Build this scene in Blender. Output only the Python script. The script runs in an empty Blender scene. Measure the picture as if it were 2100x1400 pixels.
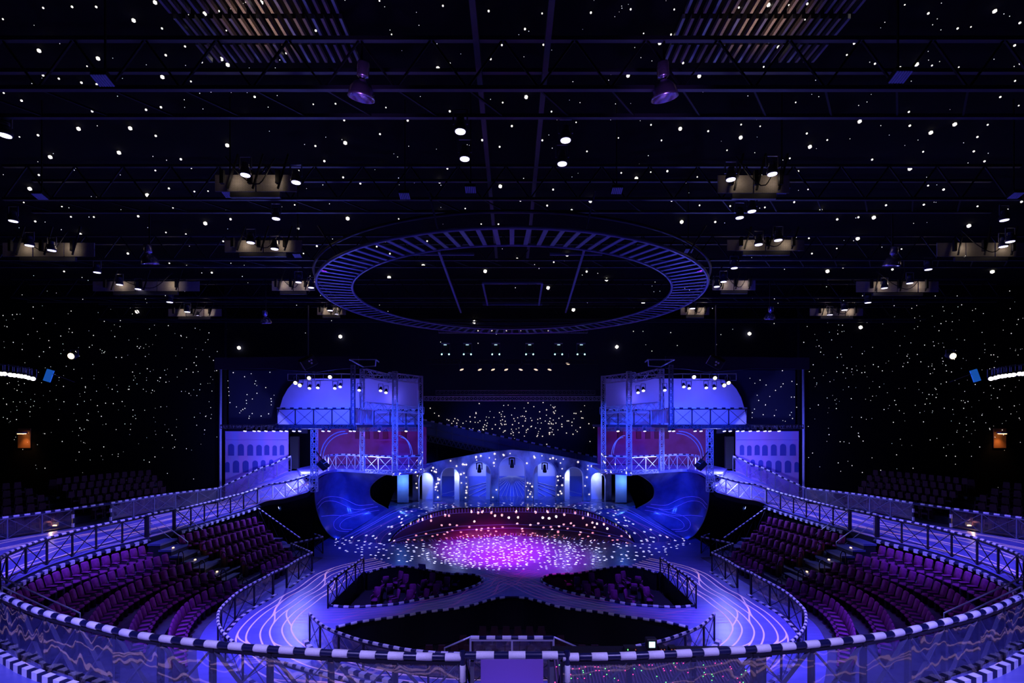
import bpy, bmesh, math, random
from mathutils import Vector, Matrix
from mathutils.geometry import tessellate_polygon
random.seed(7)
R = math.radians
sc = bpy.context.scene
col = sc.collection
# ------------------------------------------------------------------ camera
CAMZ, F, HY = 8.6, 1000.0, 865.0
cd = bpy.data.cameras.new('camera'); cam = bpy.data.objects.new('camera', cd); col.objects.link(cam)
cd.sensor_width = 36; cd.lens = F / 2100 * 36; cd.shift_y = (HY - 700) / 2100
cd.clip_start = .05; cd.clip_end = 300
cam.location = (0, 0, CAMZ); cam.rotation_euler = (R(90), 0, 0)
sc.camera = cam
# ------------------------------------------------------------------ world, view
w = bpy.data.worlds.new('world'); sc.world = w; w.use_nodes = True
w.node_tree.nodes['Background'].inputs[0].default_value = (.01, .008, .03, 1)
w.node_tree.nodes['Background'].inputs[1].default_value = .03
vs = sc.view_settings
vs.view_transform = 'Standard'; vs.look = 'None'; vs.exposure = 0.0; vs.gamma = 1
vs.use_curve_mapping = False
sc.cycles.transparent_max_bounces = 24
sc.cycles.max_bounces = 6; sc.cycles.diffuse_bounces = 2
sc.cycles.sample_clamp_indirect = 4

# ------------------------------------------------------------------ large lamps (stage lamps without fixtures; the bridge spot is added)
def spot(name, loc, tgt, power, color, size=60, blend=.6, radius=.12):
    l = bpy.data.lights.new(name, 'SPOT'); l.energy = power; l.color = color
    l.spot_size = R(size); l.spot_blend = blend; l.shadow_soft_size = radius
    o = bpy.data.objects.new(name, l); col.objects.link(o); o.location = loc
    o.rotation_euler = (Vector(tgt) - Vector(loc)).to_track_quat('-Z', 'Y').to_euler()
    return o
def point(name, loc, power, color, radius=.1):
    l = bpy.data.lights.new(name, 'POINT'); l.energy = power; l.color = color; l.shadow_soft_size = radius
    o = bpy.data.objects.new(name, l); col.objects.link(o); o.location = loc
    return o
VIO = (.15, .11, 1.0); BLU = (.015, .05, 1.0); LIL = (.5, .44, 1.0); MAG = (1.0, .03, .85); PUR = (.42, .02, 1.0)
for s in (-1, 1):
    # track loops round the orchestra pits
    spot('track_spot', (s*11, 14, 15.2), (s*10.3, 19.0, 0), 27000, VIO, 32, 1)
    spot('track_spot', (s*7, 16, 15.2), (s*8.9, 24.5, 0), 13000, VIO, 34, .9)
    spot('track_spot', (s*2, 24, 15.0), (s*5.2, 14.5, 0), 9000, VIO, 46, .9)
    # upper track
    spot('upper_track_spot', (s*14, 17, 15.6), (s*21.5, 22, 2.7), 20000, VIO, 42, .8)
    spot('upper_track_spot', (s*15, 24, 15.4), (s*20.6, 30.5, 2.7), 14000, VIO, 29, .8)
    # foreground railing and its track
    spot('front_spot', (s*5, 1.0, 15.0), (s*4.6, 7.6, 4.6), 7600, (.36, .3, 1), 56, .8)
    spot('front_spot', (s*9, 2.0, 15.0), (s*11, 8.6, 4.2), 7200, (.16, .14, 1), 52, .8)
    # seats
    spot('house_spot', (s*8, 21, 15.2), (s*17.6, 19.6, 1.6), 1500, PUR, 32, .9)
    spot('house_spot', (s*6, 21, 15.0), (s*13.0, 20.0, .5), 1100, PUR, 22, 1)
    # galleries
    spot('gallery_spot', (s*9, 22, 12.0), (s*12, 33.5, 7.2), 19000, BLU, 42, .8)
    spot('gallery_spot', (s*4, 26, 12.0), (s*8.0, 35, 6.6), 12000, (.02, .07, 1), 40, .8)
    spot('bowl_spot', (s*3, 28, 14.5), (s*11.5, 36, 2.2), 2000, (.01, .03, 1), 40, .9)
    spot('ring_spot', (s*1.0, 31, 9.0), (s*7.5, 24.5, 15.1), 700, (.03, .03, 1), 75, 1)
    spot('rig_spot', (s*8, 20, 11.0), (s*16, 24, 16.3), 1000, (.03, .04, 1), 90, 1)
    spot('bridge_spot', (s*4, 40.5, 12.5), (s*3, 48, 8), 900, (.03, .05, 1), 60, 1)  # added spot with no fixture, brightens the dark bridge
    # portal and floor before it
    spot('portal_spot', (s*4, 33, 12.5), (s*2.2, 42.2, 3.6), 4600, (.035, .12, 1), 34, .9)
# pool
spot('pool_spot', (0, 22, 15.0), (-1.2, 33.0, 0), 38000, MAG, 28, .9)
spot('pool_spot', (3, 23, 15.0), (1.5, 31.0, 0), 17000, (.85, .02, 1), 30, 1)
spot('pool_spot', (-3, 34, 14.8), (-1.4, 34.2, 0), 5000, (.9, .55, 1), 17, 1)
spot('cross_spot', (0, 18, 15.0), (0, 25.0, 0), 1100, (.03, .05, 1), 36, 1)
# star projector: a gobo lamp that throws dots on the pool
def gobo(name, loc, tgt, power, size, scale, dot, keep, mask):
    g = spot(name, loc, tgt, power, (1, .95, .75), size, .15, 0)
    l = g.data; l.use_nodes = True; nt = l.node_tree; N = nt.nodes; L = nt.links
    em = next(n for n in N if n.type == 'EMISSION')
    tc = N.new('ShaderNodeTexCoord'); sx = N.new('ShaderNodeSeparateXYZ'); L.new(tc.outputs['Normal'], sx.inputs[0])
    def math_(op, a, b):
        m = N.new('ShaderNodeMath'); m.operation = op
        for i, v in enumerate((a, b)):
            if isinstance(v, (int, float)): m.inputs[i].default_value = v
            else: L.new(v, m.inputs[i])
        return m.outputs[0]
    u = math_('DIVIDE', sx.outputs[0], sx.outputs[2]); v = math_('DIVIDE', sx.outputs[1], sx.outputs[2])
    cb = N.new('ShaderNodeCombineXYZ'); L.new(u, cb.inputs[0]); L.new(v, cb.inputs[1])
    vo = N.new('ShaderNodeTexVoronoi'); vo.voronoi_dimensions = '2D'; vo.inputs['Scale'].default_value = scale
    L.new(cb.outputs[0], vo.inputs['Vector'])
    d = math_('LESS_THAN', vo.outputs['Distance'], dot)
    sp = N.new('ShaderNodeSeparateColor'); L.new(vo.outputs['Color'], sp.inputs[0])
    k = math_('LESS_THAN', sp.outputs[0], keep)
    mul = math_('MULTIPLY', d, k)
    uu = math_('DIVIDE', u, mask[0]); vv = math_('DIVIDE', v, mask[1])      # oval mask added to keep the dots off the galleries
    r = math_('ADD', math_('MULTIPLY', uu, uu), math_('MULTIPLY', vv, vv))
    L.new(math_('MULTIPLY', mul, math_('LESS_THAN', r, 1.0)), em.inputs['Strength'])
    return g
gobo('star_projector', (0, 29.5, 14.6), (0, 32.6, 0), 56000, 40, 40, .19, .62, (.5, .3))
gobo('star_projector', (0, 29.5, 14.6), (0, 35.0, 0), 85000, 84, 30, .17, .6, (.82, .42))
# ------------------------------------------------------------------ helpers
def P(px, py, d): return Vector(((px-1050)/F*d, d, CAMZ-(py-HY)/F*d))     # photo pixel at a known depth
def PZ(px, py, z): return P(px, py, (CAMZ-z)*F/(py-HY))                    # photo pixel on a level of known height
def V(*a): return Vector(a)
def mir(p, s): return Vector((p[0]*s, p[1], p[2]))
MATS = {}
def mat(name, color, rough=.6, metal=0, emit=None, strength=0, spec=.5, noise=None, coat=0):
    if name in MATS: return MATS[name]
    m = bpy.data.materials.new(name); m.use_nodes = True; nt = m.node_tree
    b = nt.nodes['Principled BSDF']
    b.inputs['Base Color'].default_value = (*color, 1); b.inputs['Roughness'].default_value = rough
    b.inputs['Metallic'].default_value = metal; b.inputs['Specular IOR Level'].default_value = spec
    if coat: b.inputs['Coat Weight'].default_value = coat; b.inputs['Coat Roughness'].default_value = .08
    if emit:
        b.inputs['Emission Color'].default_value = (*emit, 1); b.inputs['Emission Strength'].default_value = strength
        m.cycles.emission_sampling = 'NONE'
    if noise:                      # (scale, second colour, bump, stretch)
        scale, c2, bump, st = noise
        tc = nt.nodes.new('ShaderNodeTexCoord'); mp = nt.nodes.new('ShaderNodeMapping'); mp.inputs['Scale'].default_value = st
        nt.links.new(tc.outputs['Object'], mp.inputs[0])
        n = nt.nodes.new('ShaderNodeTexNoise'); n.inputs['Scale'].default_value = scale; n.inputs['Detail'].default_value = 5
        nt.links.new(mp.outputs[0], n.inputs['Vector'])
        rp = nt.nodes.new('ShaderNodeValToRGB'); rp.color_ramp.elements[0].position = .32; rp.color_ramp.elements[1].position = .68
        rp.color_ramp.elements[0].color = (*color, 1); rp.color_ramp.elements[1].color = (*c2, 1)
        nt.links.new(n.outputs['Fac'], rp.inputs[0]); nt.links.new(rp.outputs[0], b.inputs['Base Color'])
        if bump:
            bp = nt.nodes.new('ShaderNodeBump'); bp.inputs['Strength'].default_value = bump; bp.inputs['Distance'].default_value = .02
            nt.links.new(n.outputs['Fac'], bp.inputs['Height']); nt.links.new(bp.outputs[0], b.inputs['Normal'])
    MATS[name] = m
    return m
def glass(name, tint, gloss, rough, bscale, bstr):
    m = bpy.data.materials.new(name); m.use_nodes = True; nt = m.node_tree; nt.nodes.clear(); N = nt.nodes; L = nt.links
    out = N.new('ShaderNodeOutputMaterial'); mx = N.new('ShaderNodeMixShader'); tr = N.new('ShaderNodeBsdfTransparent')
    gl = N.new('ShaderNodeBsdfGlossy'); lw = N.new('ShaderNodeLayerWeight'); lw.inputs[0].default_value = .2
    tr.inputs[0].default_value = (*tint, 1); gl.inputs['Roughness'].default_value = rough
    ad = N.new('ShaderNodeMath'); ad.operation = 'MULTIPLY_ADD'; ad.inputs[1].default_value = .3; ad.inputs[2].default_value = gloss
    L.new(lw.outputs['Facing'], ad.inputs[0]); L.new(ad.outputs[0], mx.inputs[0])
    tc = N.new('ShaderNodeTexCoord'); no = N.new('ShaderNodeTexNoise'); no.inputs['Scale'].default_value = bscale; no.inputs['Detail'].default_value = 1.0
    geo = N.new('ShaderNodeNewGeometry'); mp = N.new('ShaderNodeMapping'); mp.inputs['Scale'].default_value = (1, 1, .7)
    L.new(geo.outputs['Position'], mp.inputs[0]); L.new(mp.outputs[0], no.inputs['Vector'])
    bp = N.new('ShaderNodeBump'); bp.inputs['Strength'].default_value = bstr; bp.inputs['Distance'].default_value = .05
    L.new(no.outputs['Fac'], bp.inputs['Height']); L.new(bp.outputs[0], gl.inputs['Normal'])
    df = N.new('ShaderNodeBsdfDiffuse'); df.inputs[0].default_value = (.5, .5, .6, 1)
    m2 = N.new('ShaderNodeMixShader'); m2.inputs[0].default_value = .012
    L.new(tr.outputs[0], m2.inputs[1]); L.new(df.outputs[0], m2.inputs[2])
    L.new(m2.outputs[0], mx.inputs[1]); L.new(gl.outputs[0], mx.inputs[2]); L.new(mx.outputs[0], out.inputs[0])
    MATS[name] = m
    return m
M_floor = mat('painted_floor', (.13, .14, .42), .3, spec=.5, noise=(.9, (.2, .2, .5), .03, (1, 4, 1)))
M_stagefloor = mat('gloss_floor', (.10, .11, .26), .16, noise=(1.2, (.16, .17, .36), .0, (1, 1, 1)))
M_bowl = mat('bowl_lacquer', (.05, .06, .2), .22, spec=.6, noise=(1.4, (.09, .1, .3), .04, (1, 1, 1)))
M_bowlred = mat('bowl_red', (.2, .05, .1), .3, noise=(.7, (.12, .05, .12), .0, (1, 1, 1)))
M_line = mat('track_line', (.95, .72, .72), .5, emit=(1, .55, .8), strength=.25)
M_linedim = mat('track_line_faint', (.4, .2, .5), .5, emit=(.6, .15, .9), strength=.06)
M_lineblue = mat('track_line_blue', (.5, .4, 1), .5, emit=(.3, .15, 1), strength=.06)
M_black = mat('black_paint', (.006, .006, .009), .6, spec=.3)
M_blackwall = mat('black_drape', (.004, .004, .006), .95, spec=.1)
M_ceiling = mat('black_ceiling', (.004, .004, .006), .9, spec=.1)
M_rail = mat('navy_sleeve', (.006, .008, .05), .35)
M_sleeve = mat('white_sleeve', (.82, .8, .82), .55, noise=(14, (.7, .69, .73), .25, (1, 1, 1)))
M_post = mat('dark_steel', (.02, .02, .035), .4, metal=.6)
M_steel = mat('grey_steel', (.16, .16, .2), .4, metal=.6)
M_alu = mat('aluminium', (.55, .56, .62), .35, metal=.5)
M_kerb = mat('kerb_navy', (.008, .01, .05), .5)
M_panel = glass('clear_panel', (.9, .9, .97), .2, .02, 2.2, .5)
M_panel2 = glass('clear_panel_far', (.8, .8, .95), .12, .1, 3.0, .4)
M_velvet = mat('red_velvet', (.2, .02, .15), .85, spec=.2, noise=(9, (.28, .04, .2), .15, (1, 1, 1)))
M_seatdark = mat('seat_shell', (.04, .012, .03), .6)
M_tier = mat('tier_carpet', (.05, .05, .10), .8, noise=(3, (.08, .08, .14), .1, (1, 1, 1)))
M_riser = mat('tier_riser', (.012, .012, .02), .8)
M_starw = mat('star_bulb', (1, .95, .85), .5, emit=(1, .93, .8), strength=1.6)
M_starS = mat('star_bulb_small', (1, .95, .9), .5, emit=(1, .95, .9), strength=1.0)
M_starP = mat('star_bulb_rose', (1, .8, .75), .5, emit=(1, .85, .75), strength=1.1)
M_lens = mat('lamp_lens', (1, 1, 1), .3, emit=(.7, .66, 1), strength=2.5)
M_lenswarm = mat('lamp_lens_warm', (1, 1, 1), .3, emit=(1, .85, .6), strength=6)
M_lenscyan = mat('lamp_lens_cyan', (1, 1, 1), .3, emit=(.4, 1, .95), strength=4)
M_lamp = mat('lamp_body', (.05, .05, .07), .4, metal=.4)
M_blueflat = mat('white_cyc', (.55, .55, .72), .8, noise=(.6, (.62, .6, .78), .0, (1, 1, 1)))
M_redwall = mat('crimson_wall', (.15, .01, .06), .75, noise=(.7, (.2, .03, .16), .0, (1, 1, 1)))
M_painted = mat('painted_wall', (.24, .24, .62), .8, noise=(.6, (.42, .22, .55), .0, (1.6, 1, .25)))
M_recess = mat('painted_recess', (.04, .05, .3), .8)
M_portal = mat('portal_cloud_light', (.008, .012, .1), .45, noise=(.8, (.6, .72, .95), .0, (1, 1, .7)))  # blue paint, with the projected cloud light put into its colour
M_cloud = mat('cloud_panel', (.3, .4, .85), .8, noise=(.7, (.95, .95, 1), .0, (.6, 1, 1.6)))
M_rayback = mat('ray_backdrop', (.14, .2, .75), .8)
M_raytop = mat('ray_backdrop_top', (.6, .58, .9), .8)
M_white = mat('white_trim', (.8, .8, .9), .5)
M_perf = mat('perforated_panel', (.32, .24, .18), .7)
M_warmbulb = mat('warm_bulb', (1, .7, .4), .5, emit=(1, .55, .2), strength=5)
M_screen = mat('monitor_screen', (.6, 1, .9), .4, emit=(.55, 1, .85), strength=1.6)
M_cyanpanel = mat('cyan_speaker_front', (.03, .25, .85), .6, emit=(.02, .2, .8), strength=.35)
# perforation pattern on the ceiling panels
def _perf():
    nt = M_perf.node_tree; b = nt.nodes['Principled BSDF']
    tc = nt.nodes.new('ShaderNodeTexCoord'); br = nt.nodes.new('ShaderNodeTexBrick'); mp = nt.nodes.new('ShaderNodeMapping')
    mp.inputs['Rotation'].default_value = (R(90), 0, 0)
    br.inputs['Scale'].default_value = 9; br.inputs['Mortar Size'].default_value = .035
    br.inputs['Color1'].default_value = (.42, .38, .34, 1); br.inputs['Color2'].default_value = (.34, .3, .27, 1); br.inputs['Mortar'].default_value = (.03, .02, .02, 1)
    nt.links.new(tc.outputs['Object'], mp.inputs[0]); nt.links.new(mp.outputs[0], br.inputs[0]); nt.links.new(br.outputs[0], b.inputs['Base Color'])
_perf()

def finish(name, me, m, parent=None, **tags):
    if m is not None and not me.materials: me.materials.append(m)
    o = bpy.data.objects.new(name, me); col.objects.link(o)
    if parent is not None: o.parent = parent
    for k, v in tags.items(): o[k] = v
    return o
def tag(o, label, cat, group=None, kind=None):
    if label: o['label'] = label
    if cat: o['category'] = cat
    if group: o['group'] = group
    if kind: o['kind'] = kind
    return o
def empty(name, loc, label, cat, group=None):
    o = bpy.data.objects.new(name, None); col.objects.link(o); o.location = loc; o.empty_display_size = .2
    tag(o, label, cat, group)
    return o
def pyd(name, verts, faces, m, parent=None, smooth=False, **tags):
    me = bpy.data.meshes.new(name); me.from_pydata([tuple(v) for v in verts], [], faces); me.update()
    if smooth:
        for p in me.polygons: p.use_smooth = True
    return finish(name, me, m, parent, **tags)
CACHE = {}
def unit(shape, m):
    k = (shape, m.name)
    if k in CACHE: return CACHE[k]
    bm = bmesh.new()
    if shape == 'box': bmesh.ops.create_cube(bm, size=1)
    elif shape == 'bbox':
        bmesh.ops.create_cube(bm, size=1); bmesh.ops.bevel(bm, geom=bm.edges[:], offset=.06, segments=1, affect='EDGES')
    elif shape == 'cyl': bmesh.ops.create_cone(bm, cap_ends=True, segments=12, radius1=.5, radius2=.5, depth=1)
    elif shape == 'cyl6': bmesh.ops.create_cone(bm, cap_ends=True, segments=6, radius1=.5, radius2=.5, depth=1)
    elif shape == 'ball': bmesh.ops.create_icosphere(bm, subdivisions=1, radius=.5)
    elif shape == 'can':   # lamp housing: ribbed tapered barrel, lens side down
        prof = [(.0, .5), (.30, .5), (.34, .44), (.34, .36), (.30, .34), (.36, .3), (.36, .22), (.32, .2), (.40, .1), (.46, -.1), (.46, -.2), (.52, -.22), (.52, -.42), (.48, -.5), (.44, -.44), (.0, -.42)]
        lathe(bm, prof, 14)
    elif shape == 'bell':
        prof = [(.0, .9), (.2, .9), (.22, .86), (.22, .45), (.2, .4), (.12, .38), (.12, .3), (.3, .2), (.42, .02), (.48, -.2), (.5, -.3), (.47, -.3), (.39, .0), (.25, .17), (.0, .2)]
        lathe(bm, prof, 24)
    me = bpy.data.meshes.new(shape); bm.to_mesh(me); bm.free(); me.materials.append(m)
    if shape in ('cyl', 'ball', 'can', 'bell', 'cyl6'):
        for p in me.polygons: p.use_smooth = (len(p.vertices) < 6)
    CACHE[k] = me
    return me
def lathe(bm, prof, n):
    rings = []
    for r, z in prof:
        rings.append([bm.verts.new((r*math.cos(2*math.pi*k/n), r*math.sin(2*math.pi*k/n), z)) for k in range(n)])
    for a, b in zip(rings, rings[1:]):
        for k in range(n):
            try: bm.faces.new((a[k], a[(k+1) % n], b[(k+1) % n], b[k]))
            except ValueError: pass
    bmesh.ops.remove_doubles(bm, verts=bm.verts, dist=1e-5)
    bmesh.ops.recalc_face_normals(bm, faces=bm.faces)
def ori(p, q, up=(0, 0, 1)):
    p, q = Vector(p), Vector(q); z = (q-p).normalized(); u = Vector(up)
    if abs(z.dot(u)) > .98: u = Vector((0, 1, 0))
    x = u.cross(z).normalized(); y = z.cross(x)
    return Matrix((x, y, z)).transposed().to_4x4()
def origin(parent):
    if parent is None: return Vector()
    if parent.type == 'EMPTY': return Vector(parent.location)
    return Vector(parent.parent.location) if parent.parent is not None else Vector()
def place(name, shape, m, mtx, parent=None):
    o = bpy.data.objects.new(name, unit(shape, m)); col.objects.link(o)
    if parent is not None:
        o.parent = parent; mtx = Matrix.Translation(-origin(parent)) @ mtx
    o.matrix_basis = mtx
    return o
def boxw(name, c, size, m, parent=None, **tags):
    x, y, z = (v/2 for v in size); c = Vector(c)-origin(parent)
    vs_ = [c+Vector((a*x, b*y, d*z)) for a in (-1, 1) for b in (-1, 1) for d in (-1, 1)]
    return pyd(name, vs_, [(0, 1, 3, 2), (4, 6, 7, 5), (0, 4, 5, 1), (2, 3, 7, 6), (0, 2, 6, 4), (1, 5, 7, 3)], m, parent, **tags)
def bar(name, p, q, wx, wy, m, parent=None, shape='box', up=(0, 0, 1)):
    p, q = Vector(p), Vector(q); L = (q-p).length
    return place(name, shape, m, Matrix.Translation((p+q)/2) @ ori(p, q, up) @ Matrix.Diagonal((wx, wy, L, 1)), parent)
def boxat(name, c, size, m, parent=None, rz=0, rx=0, shape='box'):
    return place(name, shape, m, Matrix.Translation(c) @ Matrix.Rotation(rz, 4, 'Z') @ Matrix.Rotation(rx, 4, 'X') @ Matrix.Diagonal((*size, 1)), parent)
def aim(name, shape, loc, tgt, dia, length, m, parent=None):      # local -Z looks at tgt
    q = (Vector(tgt)-Vector(loc)).to_track_quat('-Z', 'Y').to_matrix().to_4x4()
    return place(name, shape, m, Matrix.Translation(loc) @ q @ Matrix.Diagonal((dia, dia, length, 1)), parent)
def spline(pts, step=.2):
    pts = [Vector(p) for p in pts]; out = []
    P0 = [2*pts[0]-pts[1]] + pts + [2*pts[-1]-pts[-2]]
    for i in range(1, len(P0)-2):
        a, b, c, d = P0[i-1:i+3]; n = max(2, int((c-b).length/step))
        for k in range(n):
            t = k/n
            out.append(.5*((2*b)+(c-a)*t+(2*a-5*b+4*c-d)*t*t+(3*b-a-3*c+d)*t**3))
    out.append(pts[-1])
    return out
def lens(poly):
    L = [0]
    for a, b in zip(poly, poly[1:]): L.append(L[-1]+(b-a).length)
    return L
def at(poly, L, s):
    s = min(max(s, 0), L[-1]); lo, hi = 0, len(L)-1
    while hi-lo > 1:
        mid = (lo+hi)//2
        if L[mid] <= s: lo = mid
        else: hi = mid
    t = (s-L[lo])/max(1e-9, L[hi]-L[lo])
    return poly[lo].lerp(poly[hi], t)
def resample(poly, n):
    L = lens(poly); return [at(poly, L, L[-1]*k/(n-1)) for k in range(n)]
def side(poly, off):
    """shift a polyline sideways in plan (positive = to its left)"""
    out = []
    for i, p in enumerate(poly):
        t = poly[min(i+1, len(poly)-1)]-poly[max(i-1, 0)]; n = Vector((-t.y, t.x, 0)).normalized()
        out.append(p+n*(off[i] if isinstance(off, list) else off))
    return out
def tube(name, poly, r, m, parent=None, n=8, **tags):
    vs_, fs = [], []; base = origin(parent)
    for i, p in enumerate(poly):
        t = (poly[min(i+1, len(poly)-1)]-poly[max(i-1, 0)]); O = ori((0, 0, 0), t)
        for k in range(n):
            a = 2*math.pi*k/n
            vs_.append(p-base+(O @ Vector((r*math.cos(a), r*math.sin(a), 0))))
    for i in range(len(poly)-1):
        for k in range(n):
            fs.append((i*n+k, i*n+(k+1) % n, (i+1)*n+(k+1) % n, (i+1)*n+k))
    fs.append(tuple(range(n))[::-1]); fs.append(tuple(range((len(poly)-1)*n, len(poly)*n)))
    return pyd(name, vs_, fs, m, parent, True, **tags)
def ribbon(name, poly, wid, m, parent=None, lift=.004):
    a = side(poly, wid/2); b = side(poly, -wid/2); n = len(poly); up = Vector((0, 0, lift))
    return pyd(name, [p+up for p in a]+[p+up for p in b], [(i, i+1, n+i+1, n+i) for i in range(n-1)], m, parent)
def loft(name, rows, m, parent=None, smooth=True, **tags):
    n = len(rows[0]); vs_ = [p for r in rows for p in r]
    return pyd(name, vs_, [(j*n+i, j*n+i+1, (j+1)*n+i+1, (j+1)*n+i) for j in range(len(rows)-1) for i in range(n-1)], m, parent, smooth, **tags)
def slab(name, poly, z0, z1, m, parent=None, holes=(), **tags):
    """flat plate from a plan outline, with holes"""
    loops = [[Vector((p[0], p[1], 0)) for p in poly]]+[[Vector((p[0], p[1], 0)) for p in h] for h in holes]
    flat = [p for l in loops for p in l]; n = len(flat); tri = tessellate_polygon(loops)
    vs_ = [(p.x, p.y, z1) for p in flat]+[(p.x, p.y, z0) for p in flat]; fs = []
    for t in tri:
        a, b, c = (flat[i] for i in t)
        t = t if (b-a).cross(c-a).z > 0 else t[::-1]
        fs.append(tuple(t)); fs.append(tuple(i+n for i in t[::-1]))
    k = 0
    for l in loops:
        for i in range(len(l)):
            a, b = k+i, k+(i+1) % len(l); fs.append((a, b, b+n, a+n))
        k += len(l)
    o = pyd(name, vs_, fs, m, parent, **tags)
    bm = bmesh.new(); bm.from_mesh(o.data); bmesh.ops.recalc_face_normals(bm, faces=bm.faces); bm.to_mesh(o.data); bm.free()
    return o
def wallpoly(name, outline, y0, y1, m, parent=None, holes=(), **tags):
    """upright plate from an x-z outline, thick along y"""
    o = slab(name, outline, y0, y1, m, parent, holes, **tags)
    for v in o.data.vertices: v.co = Vector((v.co.x, v.co.z, v.co.y))
    o.data.update()
    bm = bmesh.new(); bm.from_mesh(o.data); bmesh.ops.recalc_face_normals(bm, faces=bm.faces); bm.to_mesh(o.data); bm.free()
    return o
def dots(name, pts, m, parent=None, **tags):
    """many tiny octahedral bulbs, (position, radius)"""
    vs_, fs = [], []
    for p, r in pts:
        b = len(vs_)
        for d in ((1, 0, 0), (-1, 0, 0), (0, 1, 0), (0, -1, 0), (0, 0, 1), (0, 0, -1)): vs_.append(Vector(p)+Vector(d)*r)
        for f in ((0, 2, 4), (2, 1, 4), (1, 3, 4), (3, 0, 4), (2, 0, 5), (1, 2, 5), (3, 1, 5), (0, 3, 5)): fs.append(tuple(b+i for i in f))
    return pyd(name, vs_, fs, m, parent, **tags)
def sticks(name, segs, wdt, m, parent=None, **tags):
    """one joined mesh of thin square bars"""
    vs_, fs = [], []; base = origin(parent)
    for p, q in segs:
        p, q = Vector(p), Vector(q); O = ori(p, q); b = len(vs_)
        for e in (p, q):
            for dx, dy in ((-1, -1), (1, -1), (1, 1), (-1, 1)): vs_.append(e-base+(O @ Vector((dx*wdt/2, dy*wdt/2, 0))))
        fs += [(b, b+1, b+5, b+4), (b+1, b+2, b+6, b+5), (b+2, b+3, b+7, b+6), (b+3, b, b+4, b+7), (b+3, b+2, b+1, b), (b+4, b+5, b+6, b+7)]
    return pyd(name, vs_, fs, m, parent, **tags)
def truss(name, p, q, a, m, label, cat='truss', group=None, pitch=None, chord=.05, up=(0, 0, 1)):
    """square box truss: four chords and a lattice"""
    p, q = Vector(p), Vector(q); root = empty(name, p, label, cat, group)
    O = ori(p, q, up).to_3x3(); L = (q-p).length; z = (q-p).normalized()
    cs = [O @ Vector((sx*a/2, sy*a/2, 0)) for sx, sy in ((-1, -1), (1, -1), (1, 1), (-1, 1))]
    for c in cs: bar('chord', p+c, q+c, chord, chord, m, root, 'cyl6')
    n = max(1, round(L/(pitch or a))); segs = []
    for i in range(n):
        for k in range(4):
            c0, c1 = cs[k], cs[(k+1) % 4]
            if i % 2: c0, c1 = c1, c0
            segs.append((p+c0+z*(L*i/n), p+c1+z*(L*(i+1)/n)))
    for i in range(n+1):
        for k in range(4): segs.append((p+cs[k]+z*(L*i/n), p+cs[(k+1) % 4]+z*(L*i/n)))
    lc = sticks('lacing', segs, chord*.6, m, root); lc['kind'] = 'stuff'
    return root

def railing(top, label, group=None, h=1.1, sp=1.2, r=.054, period=.42, white=.55, panel=None, braces=True, post=M_post,
            rail=M_rail, kerb=None, kside=1, ends=True, pw=.06, phase=0.0, brw=.03, brm=None, name='track_railing', panel_off=0):
    """a run of guard rail along a 3-D line of its top: tube, white sleeves, posts, X braces, clear panels, striped kerb"""
    poly = top; L = lens(poly); T = L[-1]
    root = empty(name, poly[0]-Vector((0, 0, h)), label, 'railing', group)
    tr = tube('top_rail', poly, r, rail, root); 
    s = phase
    while s+period*white < T:
        a, b = at(poly, L, s), at(poly, L, s+period*white)
        bar('white_sleeve', a, b, r*2.14, r*2.14, M_sleeve, tr, 'cyl')
        s += period
    n = max(1, round(T/sp)); ps = [at(poly, L, T*k/n) for k in range(n+1)]
    dn = Vector((0, 0, -1))
    for i, p in enumerate(ps):
        if not ends and i in (0, n): continue
        tt = at(poly, L, T*i/n+.1)-at(poly, L, T*i/n-.1)
        bar('post', p+dn*h, p+dn*r, pw, pw, post, root, up=(tt.y, -tt.x, 0))
    for i in range(n):
        a, b = ps[i], ps[i+1]; t = (b-a).normalized()*pw*.5
        if braces:
            bar('brace', a+t+dn*(h-.03), b-t+dn*(r+.04), brw, .02, brm or post, root)
            bar('brace', a+t+dn*(r+.04), b-t+dn*(h-.03), brw, .02, brm or post, root)
        bar('under_rail', a+dn*(r+.03), b+dn*(r+.03), pw*.8, .05, post, root)
        if panel is not None:
            m_ = max(1, int((b-a).length/.6)); seg = [at(poly, L, T*(i+k/m_)/n) for k in range(m_+1)]
            tv = (b-a).normalized(); nrm = Vector((-tv.y, tv.x, 0)).normalized()*panel_off
            base = root.location
            pyd('panel', [p_+nrm+dn*(r+.06)-base for p_ in seg]+[p_+nrm+dn*(h-.12)-base for p_ in seg],
                [(k, k+1, m_+1+k+1, m_+1+k) for k in range(m_)], panel, root, True)
    if kerb:
        kh, kw, kp = kerb                                   # height, width, block length
        base_ = side([p+dn*h for p in poly], kside*.1); b2 = side(base_, kside*kw)
        up = Vector((0, 0, kh)); n_ = len(poly); o = root.location
        vs_ = [p-o for p in base_]+[p+up-o for p in base_]+[p+up-o for p in b2]+[p-o for p in b2]
        kb = pyd('kerb', vs_, [(j*n_+i, j*n_+i+1, ((j+1) % 4)*n_+i+1, ((j+1) % 4)*n_+i) for j in range(4) for i in range(n_-1)], M_kerb, root)
        kc = side(base_, kside*kw/2); KL = lens(kc); s = .05
        while s+kp < KL[-1]:
            a, b = at(kc, KL, s), at(kc, KL, s+kp); up2 = Vector((0, 0, kh/2+.002))
            bar('white_kerb_block', a+up2, b+up2, kw+.012, kh+.012, M_sleeve, kb)
            s += kp*2
    return root
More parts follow.
